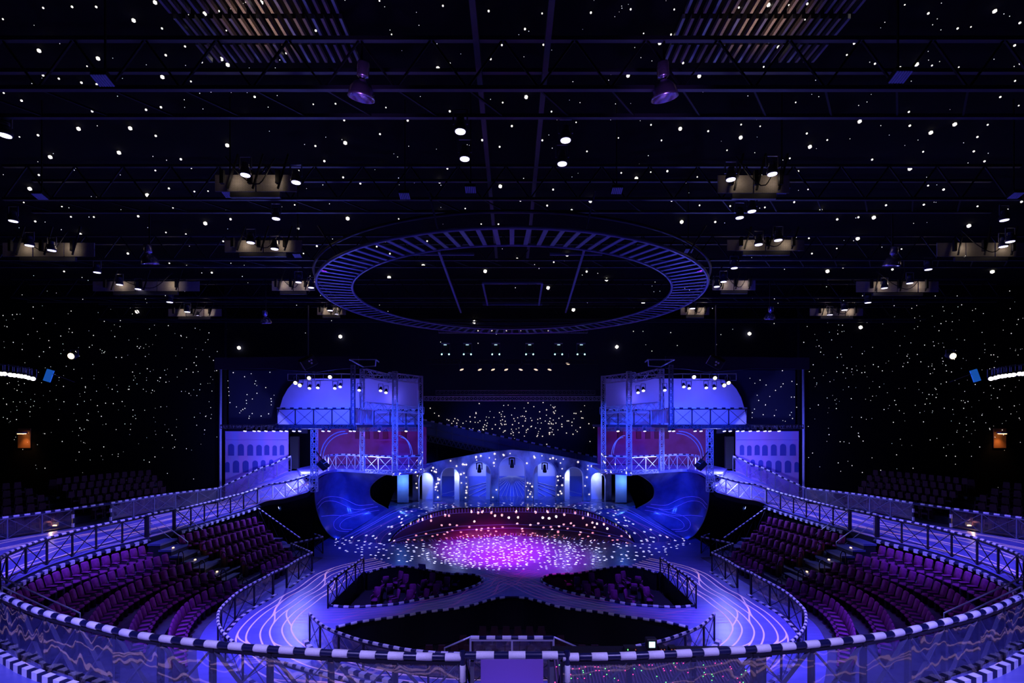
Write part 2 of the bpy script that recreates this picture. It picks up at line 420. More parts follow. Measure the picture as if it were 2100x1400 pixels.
# ------------------------------------------------------------------ lines of the place (left half, x < 0; mirrored for the other)
def lift(poly, dz): return [p+Vector((0, 0, dz)) for p in poly]
def m_(poly, s): return [mir(p, s) for p in poly]
NEARTOP = spline([PZ(x, y, 5.1) for x, y in ((946, 1347), (829.5, 1345), (708, 1340), (583, 1332.4), (473, 1324), (372, 1313.6), (267, 1299), (188.6, 1281), (122.6, 1265), (67.6, 1249), (23.6, 1230), (6, 1222))]+[V(-11.9, 10.95, 4.95)], .25)
OFFTOP = spline([V(-11.9, 10.95, 4.95), V(-14.4, 13.0, 4.45), V(-16.7, 15.2, 3.95), PZ(0, 1144, 3.8)], .3)
FAR1 = spline([V(-17.3, 16.1, 3.85)]+[PZ(x, y, 3.8) for x, y in ((0, 1144), (17, 1133), (62, 1115), (98, 1103), (137, 1093), (175, 1083), (215, 1074), (257, 1066), (298, 1057.5))], .25)
FARG = [PZ(302, 1055, 3.86), PZ(357, 1043.5, 3.86)]
FAR2 = spline([PZ(359, 1045, 3.8), PZ(382, 1040, 3.8), PZ(407, 1034, 3.8), PZ(432, 1028, 3.8), P(474, 1017, 31.2), P(493, 1012, 32.0), P(528, 1001, 33.3)], .25)
FAR3 = spline([P(530, 1000.5, 33.35), P(552, 993, 33.2), P(582, 988.6, 32.7), P(611, 981, 32.2), P(634, 974, 31.6)], .2)
INBASE = lift(NEARTOP, -1.1)+lift(OFFTOP[1:], -1.1)+lift(FAR1[4:], -1.1)+lift(FARG, -1.16)+lift(FAR2[1:], -1.1)+lift(FAR3[1:], -1.1)+[V(-12.6, 31.3, 4.5)]
OUT1 = spline([V(-26.2, 22.0, 3.8), PZ(0, 1062, 3.8), PZ(76, 1052, 3.8), PZ(150, 1042, 3.8)], .3)
OUT2 = spline([PZ(227, 1031, 3.8), PZ(330, 1014.5, 3.8), PZ(390, 1007, 3.8), PZ(447, 1000.5, 3.8)], .3)
OUT3 = spline([P(448, 1000, 35.6), P(474, 988.6, 35.9), P(500.6, 976, 36.1), P(523, 964.6, 36.3), P(538, 957.7, 36.35), P(552, 954, 36.4), P(566, 948.6, 36.4), P(578, 941.7, 36.5), P(597, 935, 36.5)], .2)
OUTBASE = spline([V(0, 3.2, 4.0), V(-7, 4.0, 4.0), V(-13.5, 7.0, 3.85), V(-19, 11.8, 3.3), V(-23.5, 17.5, 2.85), OUT1[0]+V(0, 0, -1.1)], .5)+lift(OUT1[1:], -1.1)+lift(OUT2, -1.1)+lift(OUT3[1:], -1.1)+[V(-16.2, 36.7, 4.95)]
SIDETOP1 = spline([PZ(x, y, 1.1) for x, y in ((640, 1132.5), (613, 1146), (588, 1161.5))], .2)
SIDETOP2 = spline([PZ(x, y, 1.1) for x, y in ((560, 1173.5), (543.6, 1183), (520, 1195), (498, 1207.5), (481, 1219), (466.6, 1232), (455.6, 1243), (449, 1252), (447, 1263), (447, 1274), (450, 1284), (457, 1296), (466.6, 1306), (476, 1314))]+[V(-8.4, 15.8, 1.1), V(-6.9, 15.1, 1.1), V(-5.3, 14.4, 1.1), V(-3, 13.8, 1.1), V(0, 13.6, 1.1)], .2)
URAIL = spline([PZ(x, y, 1.1) for x, y in ((635, 1257), (649, 1272), (666, 1284.6), (689, 1295), (735, 1311), (783, 1322), (829.5, 1331), (871, 1336), (913, 1339), (1050, 1342))], .2)
PIT = [PZ(x, y, 0) for x, y in ((673, 1243), (746, 1171), (754, 1176), (781, 1167), (808.6, 1163.5), (829.5, 1162.6), (855, 1166), (882, 1171), (924, 1178), (966, 1179), (984.6, 1184), (990, 1189), (987, 1195.5), (968, 1205), (934, 1216), (892, 1225), (850, 1233), (808.6, 1240.6), (767, 1244), (735, 1246), (704, 1246))]
PITEDGE = spline(PIT[2:]+[PIT[0]], .2)
FPTOP = spline([PZ(x, y, 0) for x, y in ((689, 1288), (710, 1283.5), (734, 1278), (781, 1271), (827, 1265), (871, 1257), (924, 1251), (964, 1244), (997, 1234), (1026, 1227.5), (1050, 1226.5))], .2)
FPLOW = [V(-7.1, 19.2, 0), V(-6.6, 18.2, 0)]+[V(p.x, p.y+.45, 0) for p in URAIL[::4] if p.x > -6.2]
LIP = spline([V(0, 39.0, 1.76), V(-3.7, 38.6, 1.76), V(-5.2, 38, 1.72), V(-6.3, 37.2, 1.55), V(-7.3, 36.5, 1.19), V(-8.1, 35.8, .8), V(-8.6, 35.2, .3), V(-8.68, 34.6, .02)], .3)
BOT = spline([V(0, 37.05, .01), V(-3.45, 36.0, .01), V(-5.6, 35.2, .01), V(-7.0, 34.75, .01), V(-8.0, 34.5, .01), V(-8.6, 34.4, .01)], .3)
# ------------------------------------------------------------------ setting
wl = lambda name, v, f, m: pyd(name, v, f, m, kind='structure')
wl('ceiling', [(-50, -8, 19), (50, -8, 19), (50, 50, 19), (-50, 50, 19)], [(0, 1, 2, 3)], M_ceiling)
wl('wall_back', [(-30, 50, -2), (30, 50, -2), (30, 50, 19), (-30, 50, 19)], [(0, 1, 2, 3)], mat('star_cloth', (.012, .014, .05), .9))
for s, nm in ((1, 'left'), (-1, 'right')):
    boxat('wall_front_'+nm, (s*-36.2, 37.3, 8.5), (28.6, .3, 21), M_blackwall)['kind'] = 'structure'
    wl('wall_'+nm, [(s*-50, -8, -2), (s*-50, 38, -2), (s*-50, 38, 19), (s*-50, -8, 19)], [(0, 1, 2, 3)], M_blackwall)
wl('floor_pit', [(-50, -8, -1.5), (50, -8, -1.5), (50, 50, -1.5), (-50, 50, -1.5)], [(0, 1, 2, 3)], mat('pit_floor', (.004, .004, .006), .9))
pit_l = [(p.x, p.y) for p in PIT]; pit_r = [(-p.x, p.y) for p in PIT]
front = [(p.x, p.y) for p in FPTOP]+[(-p.x, p.y) for p in FPTOP[-2::-1]]+[(-p.x, p.y) for p in FPLOW]+[(p.x, p.y) for p in FPLOW[::-1] if p.x < -.05]
fl = slab('floor', [(-13.6, 9.6), (13.6, 9.6), (13.6, 37.6), (-13.6, 37.6)], -1.45, 0, M_floor, holes=[pit_l, pit_r, front], kind='structure')
slab('floor_stage', [(p.x, p.y) for p in LIP if p.x > -6.5]+[(-6.6, 38), (-10, 39.5), (-12, 50), (12, 50), (10, 39.5), (6.6, 38)]+[(-p.x, p.y) for p in LIP[::-1] if p.x > -6.5 and p.x < -.01],
     .2, 1.75, M_stagefloor, kind='structure')
LIPA = m_(LIP[::-1], -1)[:-1]+LIP; LIPA = LIPA[::-1]; BOTA = m_(BOT[::-1], -1)[:-1]+BOT; BOTA = BOTA[::-1]
n = 90; lr, br = resample(LIPA, n), resample(BOTA, n); rows = []
for k in range(9):
    a = math.pi/2*k/8
    rows.append([Vector((b.x+(l.x-b.x)*math.sin(a), b.y+(l.y-b.y)*math.sin(a), b.z+(l.z-b.z)*(1-math.cos(a)))) for l, b in zip(lr, br)])
bowl = loft('floor_bowl_wall', rows, M_bowlred, kind='structure')
tube('lip_pipe', lift(lr, .02), .05, M_black, bowl)
for k in range(2, n-2, 1):                                   # tick marks painted round the rim and foot of the bowl
    for r0, r1, wdt in ((rows[7][k], rows[8][k], .05), (rows[0][k], rows[1][k], .05)):
        if (k % 5) and r0 is rows[0][k] and k % 2: continue
        sticks('tick_mark', [(r0+V(0, -.02, .01), r1+V(0, -.02, .01))], wdt, M_lineblue, bowl)
for j, dz in ((7, 0), (4, 0), (3, 0)):
    tube('bowl_line', [p+V(0, -.015, .015) for p in rows[j]], .02, M_lineblue, bowl, 5)
OUTA = spline([V(0, 42, 1.765), V(-6, 42, 1.765), V(-8.5, 41, 1.765), V(-9.8, 38.4, 1.765), V(-11, 37.2, 1.0), V(-12.2, 36.2, .3), V(-12.9, 35.6, .01), V(-12.2, 34.0, .012)], .3)
PIPE = {}
for s, nm in ((1, 'left'), (-1, 'right')):
    a, b = resample(LIP, 40), resample(OUTA, 40); rr = []
    for k in range(9):
        t = k/8; rr.append([mir(p.lerp(q, t)+V(0, 0, -.12*math.sin(math.pi*t)*(1 if i > 14 else 0)), s) for i, (p, q) in enumerate(zip(a, b))])
    ap = loft('floor_apron_'+nm, rr, M_stagefloor, kind='structure')
    for (ro, amp, ph) in ((1, .25, 0), (2, .3, 1), (4, .3, 2), (5, .3, 0.5), (6, .25, 1.6), (7, .2, .3)):
        tube('apron_line', [p+V(0, 0, .012)+V(math.sin(i*.3+ph)*amp*s, 0, .0) for i, p in enumerate(rr[ro])][13:], .018, M_lineblue if ro > 5 else M_linedim, ap, 4)
    # quarter pipe wall
    Lc = [P(646, 985, 33.5), P(645, 1010, 34), P(648, 1040, 34.8), P(658, 1070, 35.2), P(672, 1092, 35.5), P(690, 1107, 35.6)]
    Rc = [P(806, 968, 34), P(783, 977, 35.2), P(764, 992, 36.3), P(758, 1006, 37), P(764, 1025, 37.8), P(795, 1043, 38.4)]
    Mc = [V(-12.7, 36.4, 5.1), V(-12.9, 37, 4), V(-12.9, 37.6, 3), V(-12.6, 37.6, 2), V(-12.2, 37.2, 1.1), V(-11.4, 36.9, .8)]
    Lc, Rc, Mc = (resample(spline(c, .1), 22) for c in (Lc, Rc, Mc))
    pr = [[mir(q, s) for q in resample(spline([l, m, r], .1), 28)] for l, m, r in zip(Lc, Mc, Rc)]
    pw_ = loft('wall_quarter_pipe_'+nm, pr, M_bowl, kind='structure')
    tube('pipe_edge', [mir(q, s) for q in Rc], .03, M_steel, pw_); tube('pipe_edge', [mir(q, s) for q in Lc], .03, M_steel, pw_)
    def on(u, v):                                            # a point of the pipe wall, u across, v down
        i, j = min(26.999, u*27), min(20.999, v*21); i0, j0 = int(i), int(j)
        top_ = pr[j0][i0].lerp(pr[j0][i0+1], i-i0); return top_.lerp(pr[j0+1][i0].lerp(pr[j0+1][i0+1], i-i0), j-j0)+V(s*.02, -.04, 0)
    for arc in (((.02, .42), (.15, .36), (.4, .44), (.7, .68), (.95, .84)), ((.02, .48), (.15, .42), (.38, .5), (.68, .74), (.95, .9)), ((.04, .6), (.3, .66), (.6, .78), (.9, .95)),
                ((.25, .98), (.16, .86), (.22, .74), (.45, .7), (.8, .82)), ((.32, .98), (.24, .88), (.3, .8), (.5, .77), (.8, .88))):
        q = [p_ for p_ in spline([V(u, v, 0) for u, v in arc], .04)]
        tube('pipe_line', [on(min(1, max(0, c.x)), min(1, max(0, c.y))) for c in q], .016, M_lineblue, pw_, 4)
# upper track deck, all the way round
def both(poly): return [mir(p, -1) for p in poly[::-1]]+poly
ib, ob = resample(side(INBASE, -.12), 160), resample(OUTBASE, 160)
deck = [both(r) for r in (ib, [p.lerp(q, .5) for p, q in zip(ib, ob)], ob)]
ut = loft('floor_upper_track', deck, M_floor, kind='structure', smooth=False)
dn = lambda r, z: [p+V(0, 0, z) for p in r]
loft('wall_track_fascia', [deck[0], dn(deck[0], -.3)], M_black, kind='structure', smooth=False)
loft('wall_track_support', [dn(side(deck[0], .0), -.3), [V(p.x, p.y, -1.5) for p in deck[0]]], M_blackwall, kind='structure', smooth=False)
loft('wall_track_rear', [deck[2], [V(p.x, p.y, -1.5) for p in deck[2]]], M_blackwall, kind='structure', smooth=False)
fl.data.materials.append(M_black)
for p_ in fl.data.polygons:
    if p_.normal.z < .5: p_.material_index = 1
# painted lines on the upper track
rng = random.Random(3)
for s in (1, -1):
    for k, t in enumerate((.08, .17, .24, .33, .41, .5, .58, .66, .75, .83, .92)):
        base = [mir(p.lerp(q, min(.97, max(.03, t+.06*math.sin(i*.16+k*1.7)))), s) for i, (p, q) in enumerate(zip(ib, ob))]
        ribbon('track_line', base, .055, M_line, ut, .012)
# painted lines on the main floor: bundles that follow the loops and change lanes
def lanes(path, offs, wdt=.055, lane=.36, ph=0, cross=True, m=M_line):
    poly = resample(path, 120)
    for k, o in enumerate(offs):
        ribbon('track_line', side(poly, o), wdt, m, fl, .006)
    if cross:
        for c0 in (12, 34, 56, 78, 96):
            for j, (a, b) in enumerate(((offs[0], offs[2]), (offs[1], offs[3]), (offs[3], offs[5] if len(offs) > 5 else offs[1]))):
                c = c0+j*4+ph; seg = poly[c:c+16]
                if len(seg) < 16: continue
                of = [a+(b-a)*(lambda t: t*t*(3-2*t))(i/15) for i in range(16)]
                ribbon('track_line', side(seg, of), wdt, m, fl, .007)
for s in (1, -1):
    sg = 1 if s == 1 else -1
    loop = [p+V(0, 0, -1.1) for p in spline([PZ(760, 1105, 1.1), PZ(690, 1118, 1.1)]+SIDETOP1[::6]+SIDETOP2[::5], .2)]
    lanes(m_(loop, s), [sg*o for o in (.6, .95, 1.45, 1.8, 2.25, 2.6)], .06)
    cross_ = spline([PZ(600, 1262, 0), PZ(680, 1262, 0), PZ(760, 1257, 0), PZ(850, 1246, 0), PZ(930, 1231, 0), PZ(990, 1212, 0), PZ(1040, 1190, 0), PZ(1100, 1172, 0)], .2)
    lanes(m_(cross_, s), [-.75, -.45, -.15, .15, .45, .75], .045, cross=True, m=M_linedim)
# seating tiers
R1 = spline([V(-10.4, 15.4, 0), V(-11.2, 16.4, 0), V(-12.4, 18.2, 0), V(-13.1, 19.6, 0), V(-13.5, 21, 0), V(-13.5, 22.3, 0), V(-13.15, 24, 0), V(-13.0, 26, 0), V(-12.8, 28.2, 0), V(-12.5, 30, 0), V(-12.4, 31, 0)], .1)
R5 = spline([V(-16.0, 15.2, 1.7), V(-16.9, 16.6, 1.7), V(-17.9, 18.8, 1.7), V(-18.15, 20.9, 1.7), V(-17.8, 23, 1.7), V(-17.4, 25.8, 1.7), V(-16.9, 28, 1.7), V(-16.2, 30.5, 1.7), V(-16.0, 31.4, 1.7)], .1)
R1, R5 = resample(R1, 121), resample(R5, 121)
def row(rho): return [a.lerp(b, (rho-1)/4) for a, b in zip(R1, R5)]
for s, nm in ((1, 'left'), (-1, 'right')):
    for r in range(1, 6):
        z = .39*(r-1)+.012; f_ = row(r-.48); b_ = row(r+.52)
        lo = max(0, z-.39)
        rr = [[V(p.x*s, p.y, lo) for p in f_], [V(p.x*s, p.y, z) for p in f_], [V(p.x*s, p.y, z) for p in b_]]
        o = loft('floor_tier_%s' % nm, rr, M_tier, kind='structure', smooth=False)
# decks of the side galleries
LD, UD = 5.1, 8.4
for s, nm in ((1, 'left'), (-1, 'right')):
    ed = spline([V(-12.5, 31.2, LD), V(-13.1, 33.6, LD), V(-13.25, 35.5, LD), V(-12.7, 36.35, LD), V(-10.5, 35.15, LD), V(-8.1, 33.65, LD)], .3)
    lowdeck = [(p.x*s, p.y) for p in ed]+[(-6.55*s, 34.95), (-6.55*s, 40), (-16.2*s, 40), (-16.2*s, 36.7), (-14.2*s, 33.0)]
    slab('floor_gallery_lower_'+nm, lowdeck, LD-.2, LD, M_floor, kind='structure')
    slab('floor_gallery_upper_'+nm, [(-15.3*s, 31.6), (-10.3*s, 31.6), (-10.3*s, 36), (-6.6*s, 36), (-6.6*s, 40), (-17*s, 40), (-17*s, 34)], UD-.18, UD, mat('deck_dark', (.03, .03, .07), .7), kind='structure')
    # painted flat behind the ramp
    A, B = V(-21.7*s, 36.9, 2.6), V(-17.0*s, 37.0, 2.6)
    wf = boxw('wall_painted_'+nm, ((A.x+B.x)/2, 37.0, 5.1), (4.75, .12, 5.6), M_painted, kind='structure')
    for (x, y0, y1, wd) in [(474, 910, 935, 12), (494, 910, 935, 12), (513, 911, 935, 11.5), (531, 912, 934, 11), (547, 912, 933, 10), (563, 913, 934, 9), (578, 912, 933, 9),
                            (466, 947, 968, 9), (484, 944, 969, 12.5), (503.5, 944, 968, 12), (523, 944, 968, 11), (539.5, 943, 965, 9.5), (556, 942, 957, 9)]:
        d = 36.9; c0 = P(x-wd/2, y1, d); c1 = P(x+wd/2, y0, d); hw = (c1.x-c0.x)/2; cx = (c0.x+c1.x)/2; zt = c1.z-hw
        out = [(c0.x*s, c0.z), (c1.x*s, c0.z)]+[((cx+hw*math.cos(a))*s, zt+hw*math.sin(a)) for a in [math.pi*k/10 for k in range(11)]]
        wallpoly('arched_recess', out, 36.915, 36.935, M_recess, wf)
    for z in (8.6-70*.0369, 8.6-38*.0369): boxw('cornice', ((A.x+B.x)/2, 36.91, z), (4.7, .05, .07), M_painted, wf)
    dr = boxat('door_1' if s == 1 else 'door_2', P(604.5, 928, 36.85)*1 if s == 1 else mir(P(604.5, 928, 36.85), -1), (.64, .2, 2.45), M_black); dr['kind'] = 'structure'
    wr = boxw('wall_gallery_red_'+nm, (-11.5*s, 39.9, 6.75), (9.0, .12, 3.2), M_redwall, kind='structure')
    for k in range(6): boxw('merlon', (s*(-12.6+k*.75), 39.8, 7.6), (.4, .06, .75), mat('crimson_dark', (.09, .006, .03), .8), wr)
    # pale dome-shaped backing of the upper gallery
    dome = [P(x, y, 37.6) for x, y in ((566, 871), (569, 855), (573, 838), (580, 815), (590, 797), (600, 786), (612, 779), (640, 776), (860, 776), (860, 871))]
    wallpoly('wall_upper_dome_'+nm, [(p.x*s, p.z) for p in dome], 37.6, 37.75, M_blueflat, kind='structure')
    # dark valance above
    wallpoly('wall_valance_'+nm, [(p.x*s, p.z) for p in (P(440, 757, 33.5), P(560, 756, 33.5), P(600, 760, 33.5), P(650, 763, 33.5), P(690, 757, 33.5), P(735, 755, 33.5), P(735, 730, 33.5), P(440, 733, 33.5))], 33.5, 33.62, mat('valance', (.03, .015, .05), .8), kind='structure')
    boxat('wall_star_flat_'+nm, (s*-19.3, 38.6, 10.2), (6.2, .1, 5), mat('star_cloth', (0, 0, 0)))['kind'] = 'structure'
# ================================================================== railings
KN = (.13, .11, .17)
for s in (1, -1):
    k = s
    railing(m_(NEARTOP, s), 'thick black-and-white sleeved guard rail with wavy clear panels curving round the upper track', 'curved foreground railings', sp=1.0, period=.43, panel=M_panel, post=M_post,
            kerb=KN, kside=k, brw=.06, brm=mat('brace_grey', (.07, .07, .11), .45), panel_off=.05*k, pw=.075)
    railing(m_(OFFTOP, s), 'striped guard rail down the sloping bend of the upper track beside the lowest handrail', 'sloping bend railings', sp=1.2, period=.42, kerb=KN, kside=k)
    railing(m_(FAR1[3:], s), 'open cross-braced railing along the upper track above the rear seat row', 'cross-braced railings above the seats', sp=1.25, period=.36, kerb=None, r=.05)
    g = railing(m_(FARG, s), 'short striped gate bar at the head of the aisle steps', 'gate bars at the aisle steps', h=1.16, sp=3, braces=False, period=.36, r=.05, pw=.12, name='gate_bar')
    railing(m_(FAR2, s), 'open cross-braced railing from the aisle steps towards the gallery ramp', 'cross-braced railings before the ramp', sp=1.15, period=.36, r=.05)
    railing(m_(FAR3, s), 'pale cross-braced railing on the brightly lit ramp beside the truss tower', 'ramp railings by the towers', sp=1.05, period=.5, r=.045, post=M_alu, pw=.05)
    for seg, lab in ((FAR1[3:], 1), (FAR2, 2)):     # white squares on the fascia below the railing
        poly = side(m_(lift(seg, -1.24), s), -.27*s); L = lens(poly); a = .1
        fr = empty('chequered_fascia', poly[0], 'black fascia with white squares '+('above the long rear seat row' if lab == 1 else 'above the short rear seat rows'), 'fascia', 'chequered track edges %d' % lab)
        tube('backing_strip', side(poly, .05*s), .12, M_kerb, fr, 4)
        while a < L[-1]-.25:
            bar('white_square', at(poly, L, a), at(poly, L, a+.2), .14, .17, M_sleeve, fr); a += .46
    railing(m_(OUT1, s), 'striped outer railing with clear panels beside the dark upper seats and stair lamp', 'outer railings at the upper seats', sp=1.4, period=.42, panel=M_panel2, r=.05, post=mat('post_blue', (.1, .1, .16), .5), pw=.05)
    railing(m_(OUT2, s), 'striped outer railing with scuffed clear panels running to the tall lit pole', 'outer railings to the tall pole', sp=1.4, period=.42, panel=M_panel2, r=.05, post=MATS['post_blue'], pw=.05)
    gb = railing(m_([OUT1[-1], OUT2[0]], s), 'striped gate bar between striped posts in the outer railing', 'outer gate bars', sp=5, braces=False, period=.42, r=.05, pw=.08, name='gate_bar')
    for e in m_([OUT1[-1], OUT2[0]], s):
        for z0 in (-.35, -.85): bar('post_sleeve', e+V(0, 0, z0-.2), e+V(0, 0, z0+.02), .09, .09, M_sleeve, gb)
    railing(m_(OUT3, s), 'striped rail climbing the ramp along the wall of painted arches', 'ramp rails along the painted arches', sp=1.2, period=.44, r=.05, post=MATS['post_blue'], pw=.04, panel=M_panel2, brw=.02)
    railing(m_(SIDETOP1, s), 'short clear-panelled railing between the aisle gap and the corner post', 'short arena railings', sp=1.5, period=.36, panel=M_panel2, r=.05, kerb=(.04, .12, .25), kside=k)
    railing(m_(SIDETOP2[:-1], s), 'striped clear-panelled railing bending round the front seat row and the floor track', 'arena railings round the seats', sp=1.5, period=.36, panel=M_panel2, r=.05, kerb=(.04, .12, .25), kside=k)
    railing(m_([SIDETOP1[-1], SIDETOP2[0]], s), 'striped bar over the opening in the arena railing', 'arena gate bars', sp=5, braces=False, period=.36, r=.045, pw=.08, name='gate_bar')
    railing(m_(URAIL[:-1], s), 'striped clear-panelled railing curving in front of the black central pit', 'railings at the central pit', sp=1.3, period=.42, panel=M_panel2, r=.05, kerb=(.12, .16, .24), kside=-k)
    # zigzag rail at the far end of the seat block
    for pts, lab in (((P(530, 1042, 32.8), P(617, 1104, 31.2)), 'striped rail sloping down the end of the seat rows'),
                     ((P(570, 1071, 33.4), PZ(662, 1100, 1.1)), 'striped rail slanting from the dark recess to the floor corner'),
                     ((PZ(662, 1100, 1.1), PZ(597, 1114, 1.1)), 'short striped rail across the arena entrance beside the quarter pipe'),
                     ((PZ(597, 1114, 1.1), PZ(640, 1132.5, 1.1)), 'short striped rail joining the arena railing at its corner post')):
        railing(m_(spline(pts, .3), s), lab, lab+', one on each side', sp=1.2, period=.36, r=.045, panel=M_panel2 if 'corner' in lab else None)
    # orchestra pit edge and fence
    kr = empty('pit_kerb', mir(PITEDGE[0], s), 'low black-and-white padded kerb round the orchestra pit of loose chairs', 'kerb', 'orchestra pit kerbs')
    pe = lift(m_(PITEDGE, s), .05); tube('kerb_tube', pe, .06, M_rail, kr); L = lens(pe); a = .1
    while a < L[-1]-.3: bar('white_sleeve', at(pe, L, a), at(pe, L, a+.24), .13, .13, M_sleeve, kr, 'cyl'); a += .5
    railing(m_(spline([PZ(672.5, 1196, 1.15), PZ(690, 1181, 1.15), PZ(746, 1142, 1.15)], .3), s), 'black cross-braced rail beside the orchestra pit with hooped striped top', 'orchestra pit side rails', h=1.15, sp=1.1, period=.4, r=.045)
for s in (1, -1):
    kr = empty('pit_kerb', mir(FPTOP[0], s), 'black-and-white padded kerb along the edge of the black central pit', 'kerb', 'central pit kerbs')
    pe = lift(m_(FPTOP, s), .05); tube('kerb_tube', pe, .06, M_rail, kr); L = lens(pe); a = .1
    while a < L[-1]-.2: bar('white_sleeve', at(pe, L, a), at(pe, L, a+.26), .13, .13, M_sleeve, kr, 'cyl'); a += .5
# gate in the foreground railing
GA, GB = NEARTOP[0], mir(NEARTOP[0], -1)
gt = empty('gate', V(GA.x, GA.y, 4.0), 'foreground gate bar with striped end posts between the two curved railings', 'gate')
g0, g1 = P(949, 1343, GA.y), P(1163, 1343, GA.y)
bar('gate_tube', g0, g1, .105, .105, M_rail, gt, 'cyl')
for a, b in ((.13, .30), (.44, .60), (.76, .91)): bar('white_sleeve', g0.lerp(g1, a), g0.lerp(g1, b), .113, .113, M_sleeve, gt, 'cyl')
for e in (g0, g1):
    bar('end_post', V(e.x, e.y-.02, 3.95), V(e.x, e.y-.02, 5.2), .085, .085, M_rail, gt, 'cyl')
    bar('post_sleeve', V(e.x, e.y-.02, 4.75), V(e.x, e.y-.02, 5.0), .09, .09, M_sleeve, gt, 'cyl')
    sx = 1 if e is g0 else -1
    bar('stay', V(e.x+.02*sx, e.y+.05, 5.0), V(e.x+.25*sx, e.y+.3, 4.0), .04, .04, M_post, gt)
pf = empty('landing', V(0, 7.9, 4.0), 'purple landing behind the foreground gate with an upright end board', 'landing')
pu = mat('landing_paint', (.2, .1, .42), .5)
boxat('landing_deck', V(0, 7.95, 3.97), (1.15, 1.3, .08), pu, pf); boxat('end_board', V(0, 8.6, 4.17), (1.1, .05, .5), pu, pf)
for x in (-.6, .6): bar('jamb', V(x, 7.35, 3.95), V(x, 7.35, 5.0), .06, .05, M_steel, pf)
# landing rail at the pit stairs
lr_ = railing([PZ(965, 1307, 1.15), PZ(1135, 1307, 1.15)], 'straight striped rail with low clear panel at the head of the pit stairs', h=1.15, sp=1.4, period=.55, r=.06, panel=M_panel2, braces=False, post=M_alu, name='stair_railing')
for s in (1, -1):
    hr = empty('handrail', mir(PZ(965, 1307, 1.15), s), 'thin steel handrail sloping from the striped stair rail into the central pit', 'handrail', 'pit stair handrails')
    a, b = mir(PZ(964, 1306, 1.16), s), mir(P(912, 1328, 17.3), s)
    tube('tube', [a, b, b+V(0, 0, -1.6)], .03, M_alu, hr); bar('post', a+V(0, 0, -1.1), a, .04, .04, M_alu, hr)
# aisle handrails and steps
for s in (1, -1):
    for (p, q, zq, lab, grp) in ((PZ(308, 1054, 3.8), PZ(385, 1111, 2.2), 1.1, 'thin steel handrail down the lamp-lit aisle steps on their near edge', 'a'),
                                 (PZ(360, 1045, 3.8), PZ(429, 1096, 2.2), 1.1, 'thin steel handrail down the lamp-lit aisle steps beside the short seat rows', 'b'),
                                 (PZ(-5, 1180, 3.5), PZ(164, 1257, 1.95), 1.0, 'long double steel handrail by the lowest aisle at the foreground railing, upper bar', 'c'),
                                 (PZ(4, 1202, 3.3), PZ(133, 1264, 1.75), 1.0, 'long double steel handrail by the lowest aisle at the foreground railing, lower bar', 'd')):
        p, q = mir(p, s), mir(q, s); hr = empty('handrail', V(q.x, q.y, q.z-zq), lab, 'handrail', 'aisle handrails '+grp)
        tube('top_bar', [p, q, q+V(0, 0, -zq)], .028, M_alu, hr)
        if grp in 'ab': bar('mid_bar', p+V(0, 0, -.45), q+V(0, 0, -.45), .03, .03, M_alu, hr, 'cyl6')
        bar('upper_post', p+V(0, 0, -1.05), p, .04, .04, M_alu, hr, 'cyl6')
    st = empty('aisle_steps', mir(V(-18.4, 25.2, 0), s), 'dark aisle steps with small warm lamps between the seat blocks', 'steps', 'aisle steps')
    a0, a1 = V(-18.05, 25.2, 2.4), V(-14.1, 25.1, .3)
    for k in range(8):
        c = a0.lerp(a1, k/7); boxat('tread', mir(V(c.x, c.y, c.z), s), (.66, 1.25, .1), mat('step_blue', (.10, .12, .3), .5), st)
        boxat('step_riser', mir(V(c.x, c.y, c.z/2-.05), s), (.6, 1.2, c.z-.05), M_riser, st)
        if k in (1, 3, 5):
            lp = mir(V(c.x+.3, c.y-.45, c.z+.13), s); boxat('step_lamp', lp, (.05, .09, .05), M_warmbulb, st)
            point('step_light', lp+V(.1*s, -.1, .12), 1.6, (1, .7, .35), .03)
# small hooped rails at the row ends of the aisle
for s in (1, -1):
    for r in range(1, 5):
        for tt in (.578, .668):
            p = mir(row(r)[int(tt*120)], s); hp = empty('hoop_rail', p, 'small dark hooped rail at the end of a seat row', 'rail', 'hooped rails at row ends')
            c = spline([p+V(-.12, 0, 0), p+V(-.12, 0, .75), p+V(0, 0, .88), p+V(.12, 0, .75), p+V(.12, 0, 0)], .12)
            tube('hoop', c, .025, M_post, hp, 6)

# ================================================================== seats
def prof_mesh(name, outline, thick, m, bev=.02):
    bm = bmesh.new(); vs_ = [bm.verts.new((x, 0, z)) for x, z in outline]; f = bm.faces.new(vs_)
    r = bmesh.ops.extrude_face_region(bm, geom=[f]); bmesh.ops.translate(bm, verts=[v for v in r['geom'] if isinstance(v, bmesh.types.BMVert)], vec=(0, thick, 0))
    bmesh.ops.recalc_face_normals(bm, faces=bm.faces)
    es = [e for e in bm.edges if abs(e.verts[0].co.y-e.verts[1].co.y) < 1e-6]
    bmesh.ops.bevel(bm, geom=es, offset=bev, segments=2, affect='EDGES')
    me = bpy.data.meshes.new(name); bm.to_mesh(me); bm.free(); me.materials.append(m)
    for p in me.polygons: p.use_smooth = True
    return me
def xf(me, mtx): me.transform(mtx); return me
def bevbox(name, size, c, m, b=.02, seg=2):
    bm = bmesh.new(); bmesh.ops.create_cube(bm, size=1); bmesh.ops.scale(bm, vec=size, verts=bm.verts); bmesh.ops.bevel(bm, geom=bm.edges[:], offset=b, segments=seg, affect='EDGES')
    bmesh.ops.translate(bm, vec=c, verts=bm.verts); me = bpy.data.meshes.new(name); bm.to_mesh(me); bm.free(); me.materials.append(m)
    for p in me.polygons: p.use_smooth = True
    return me
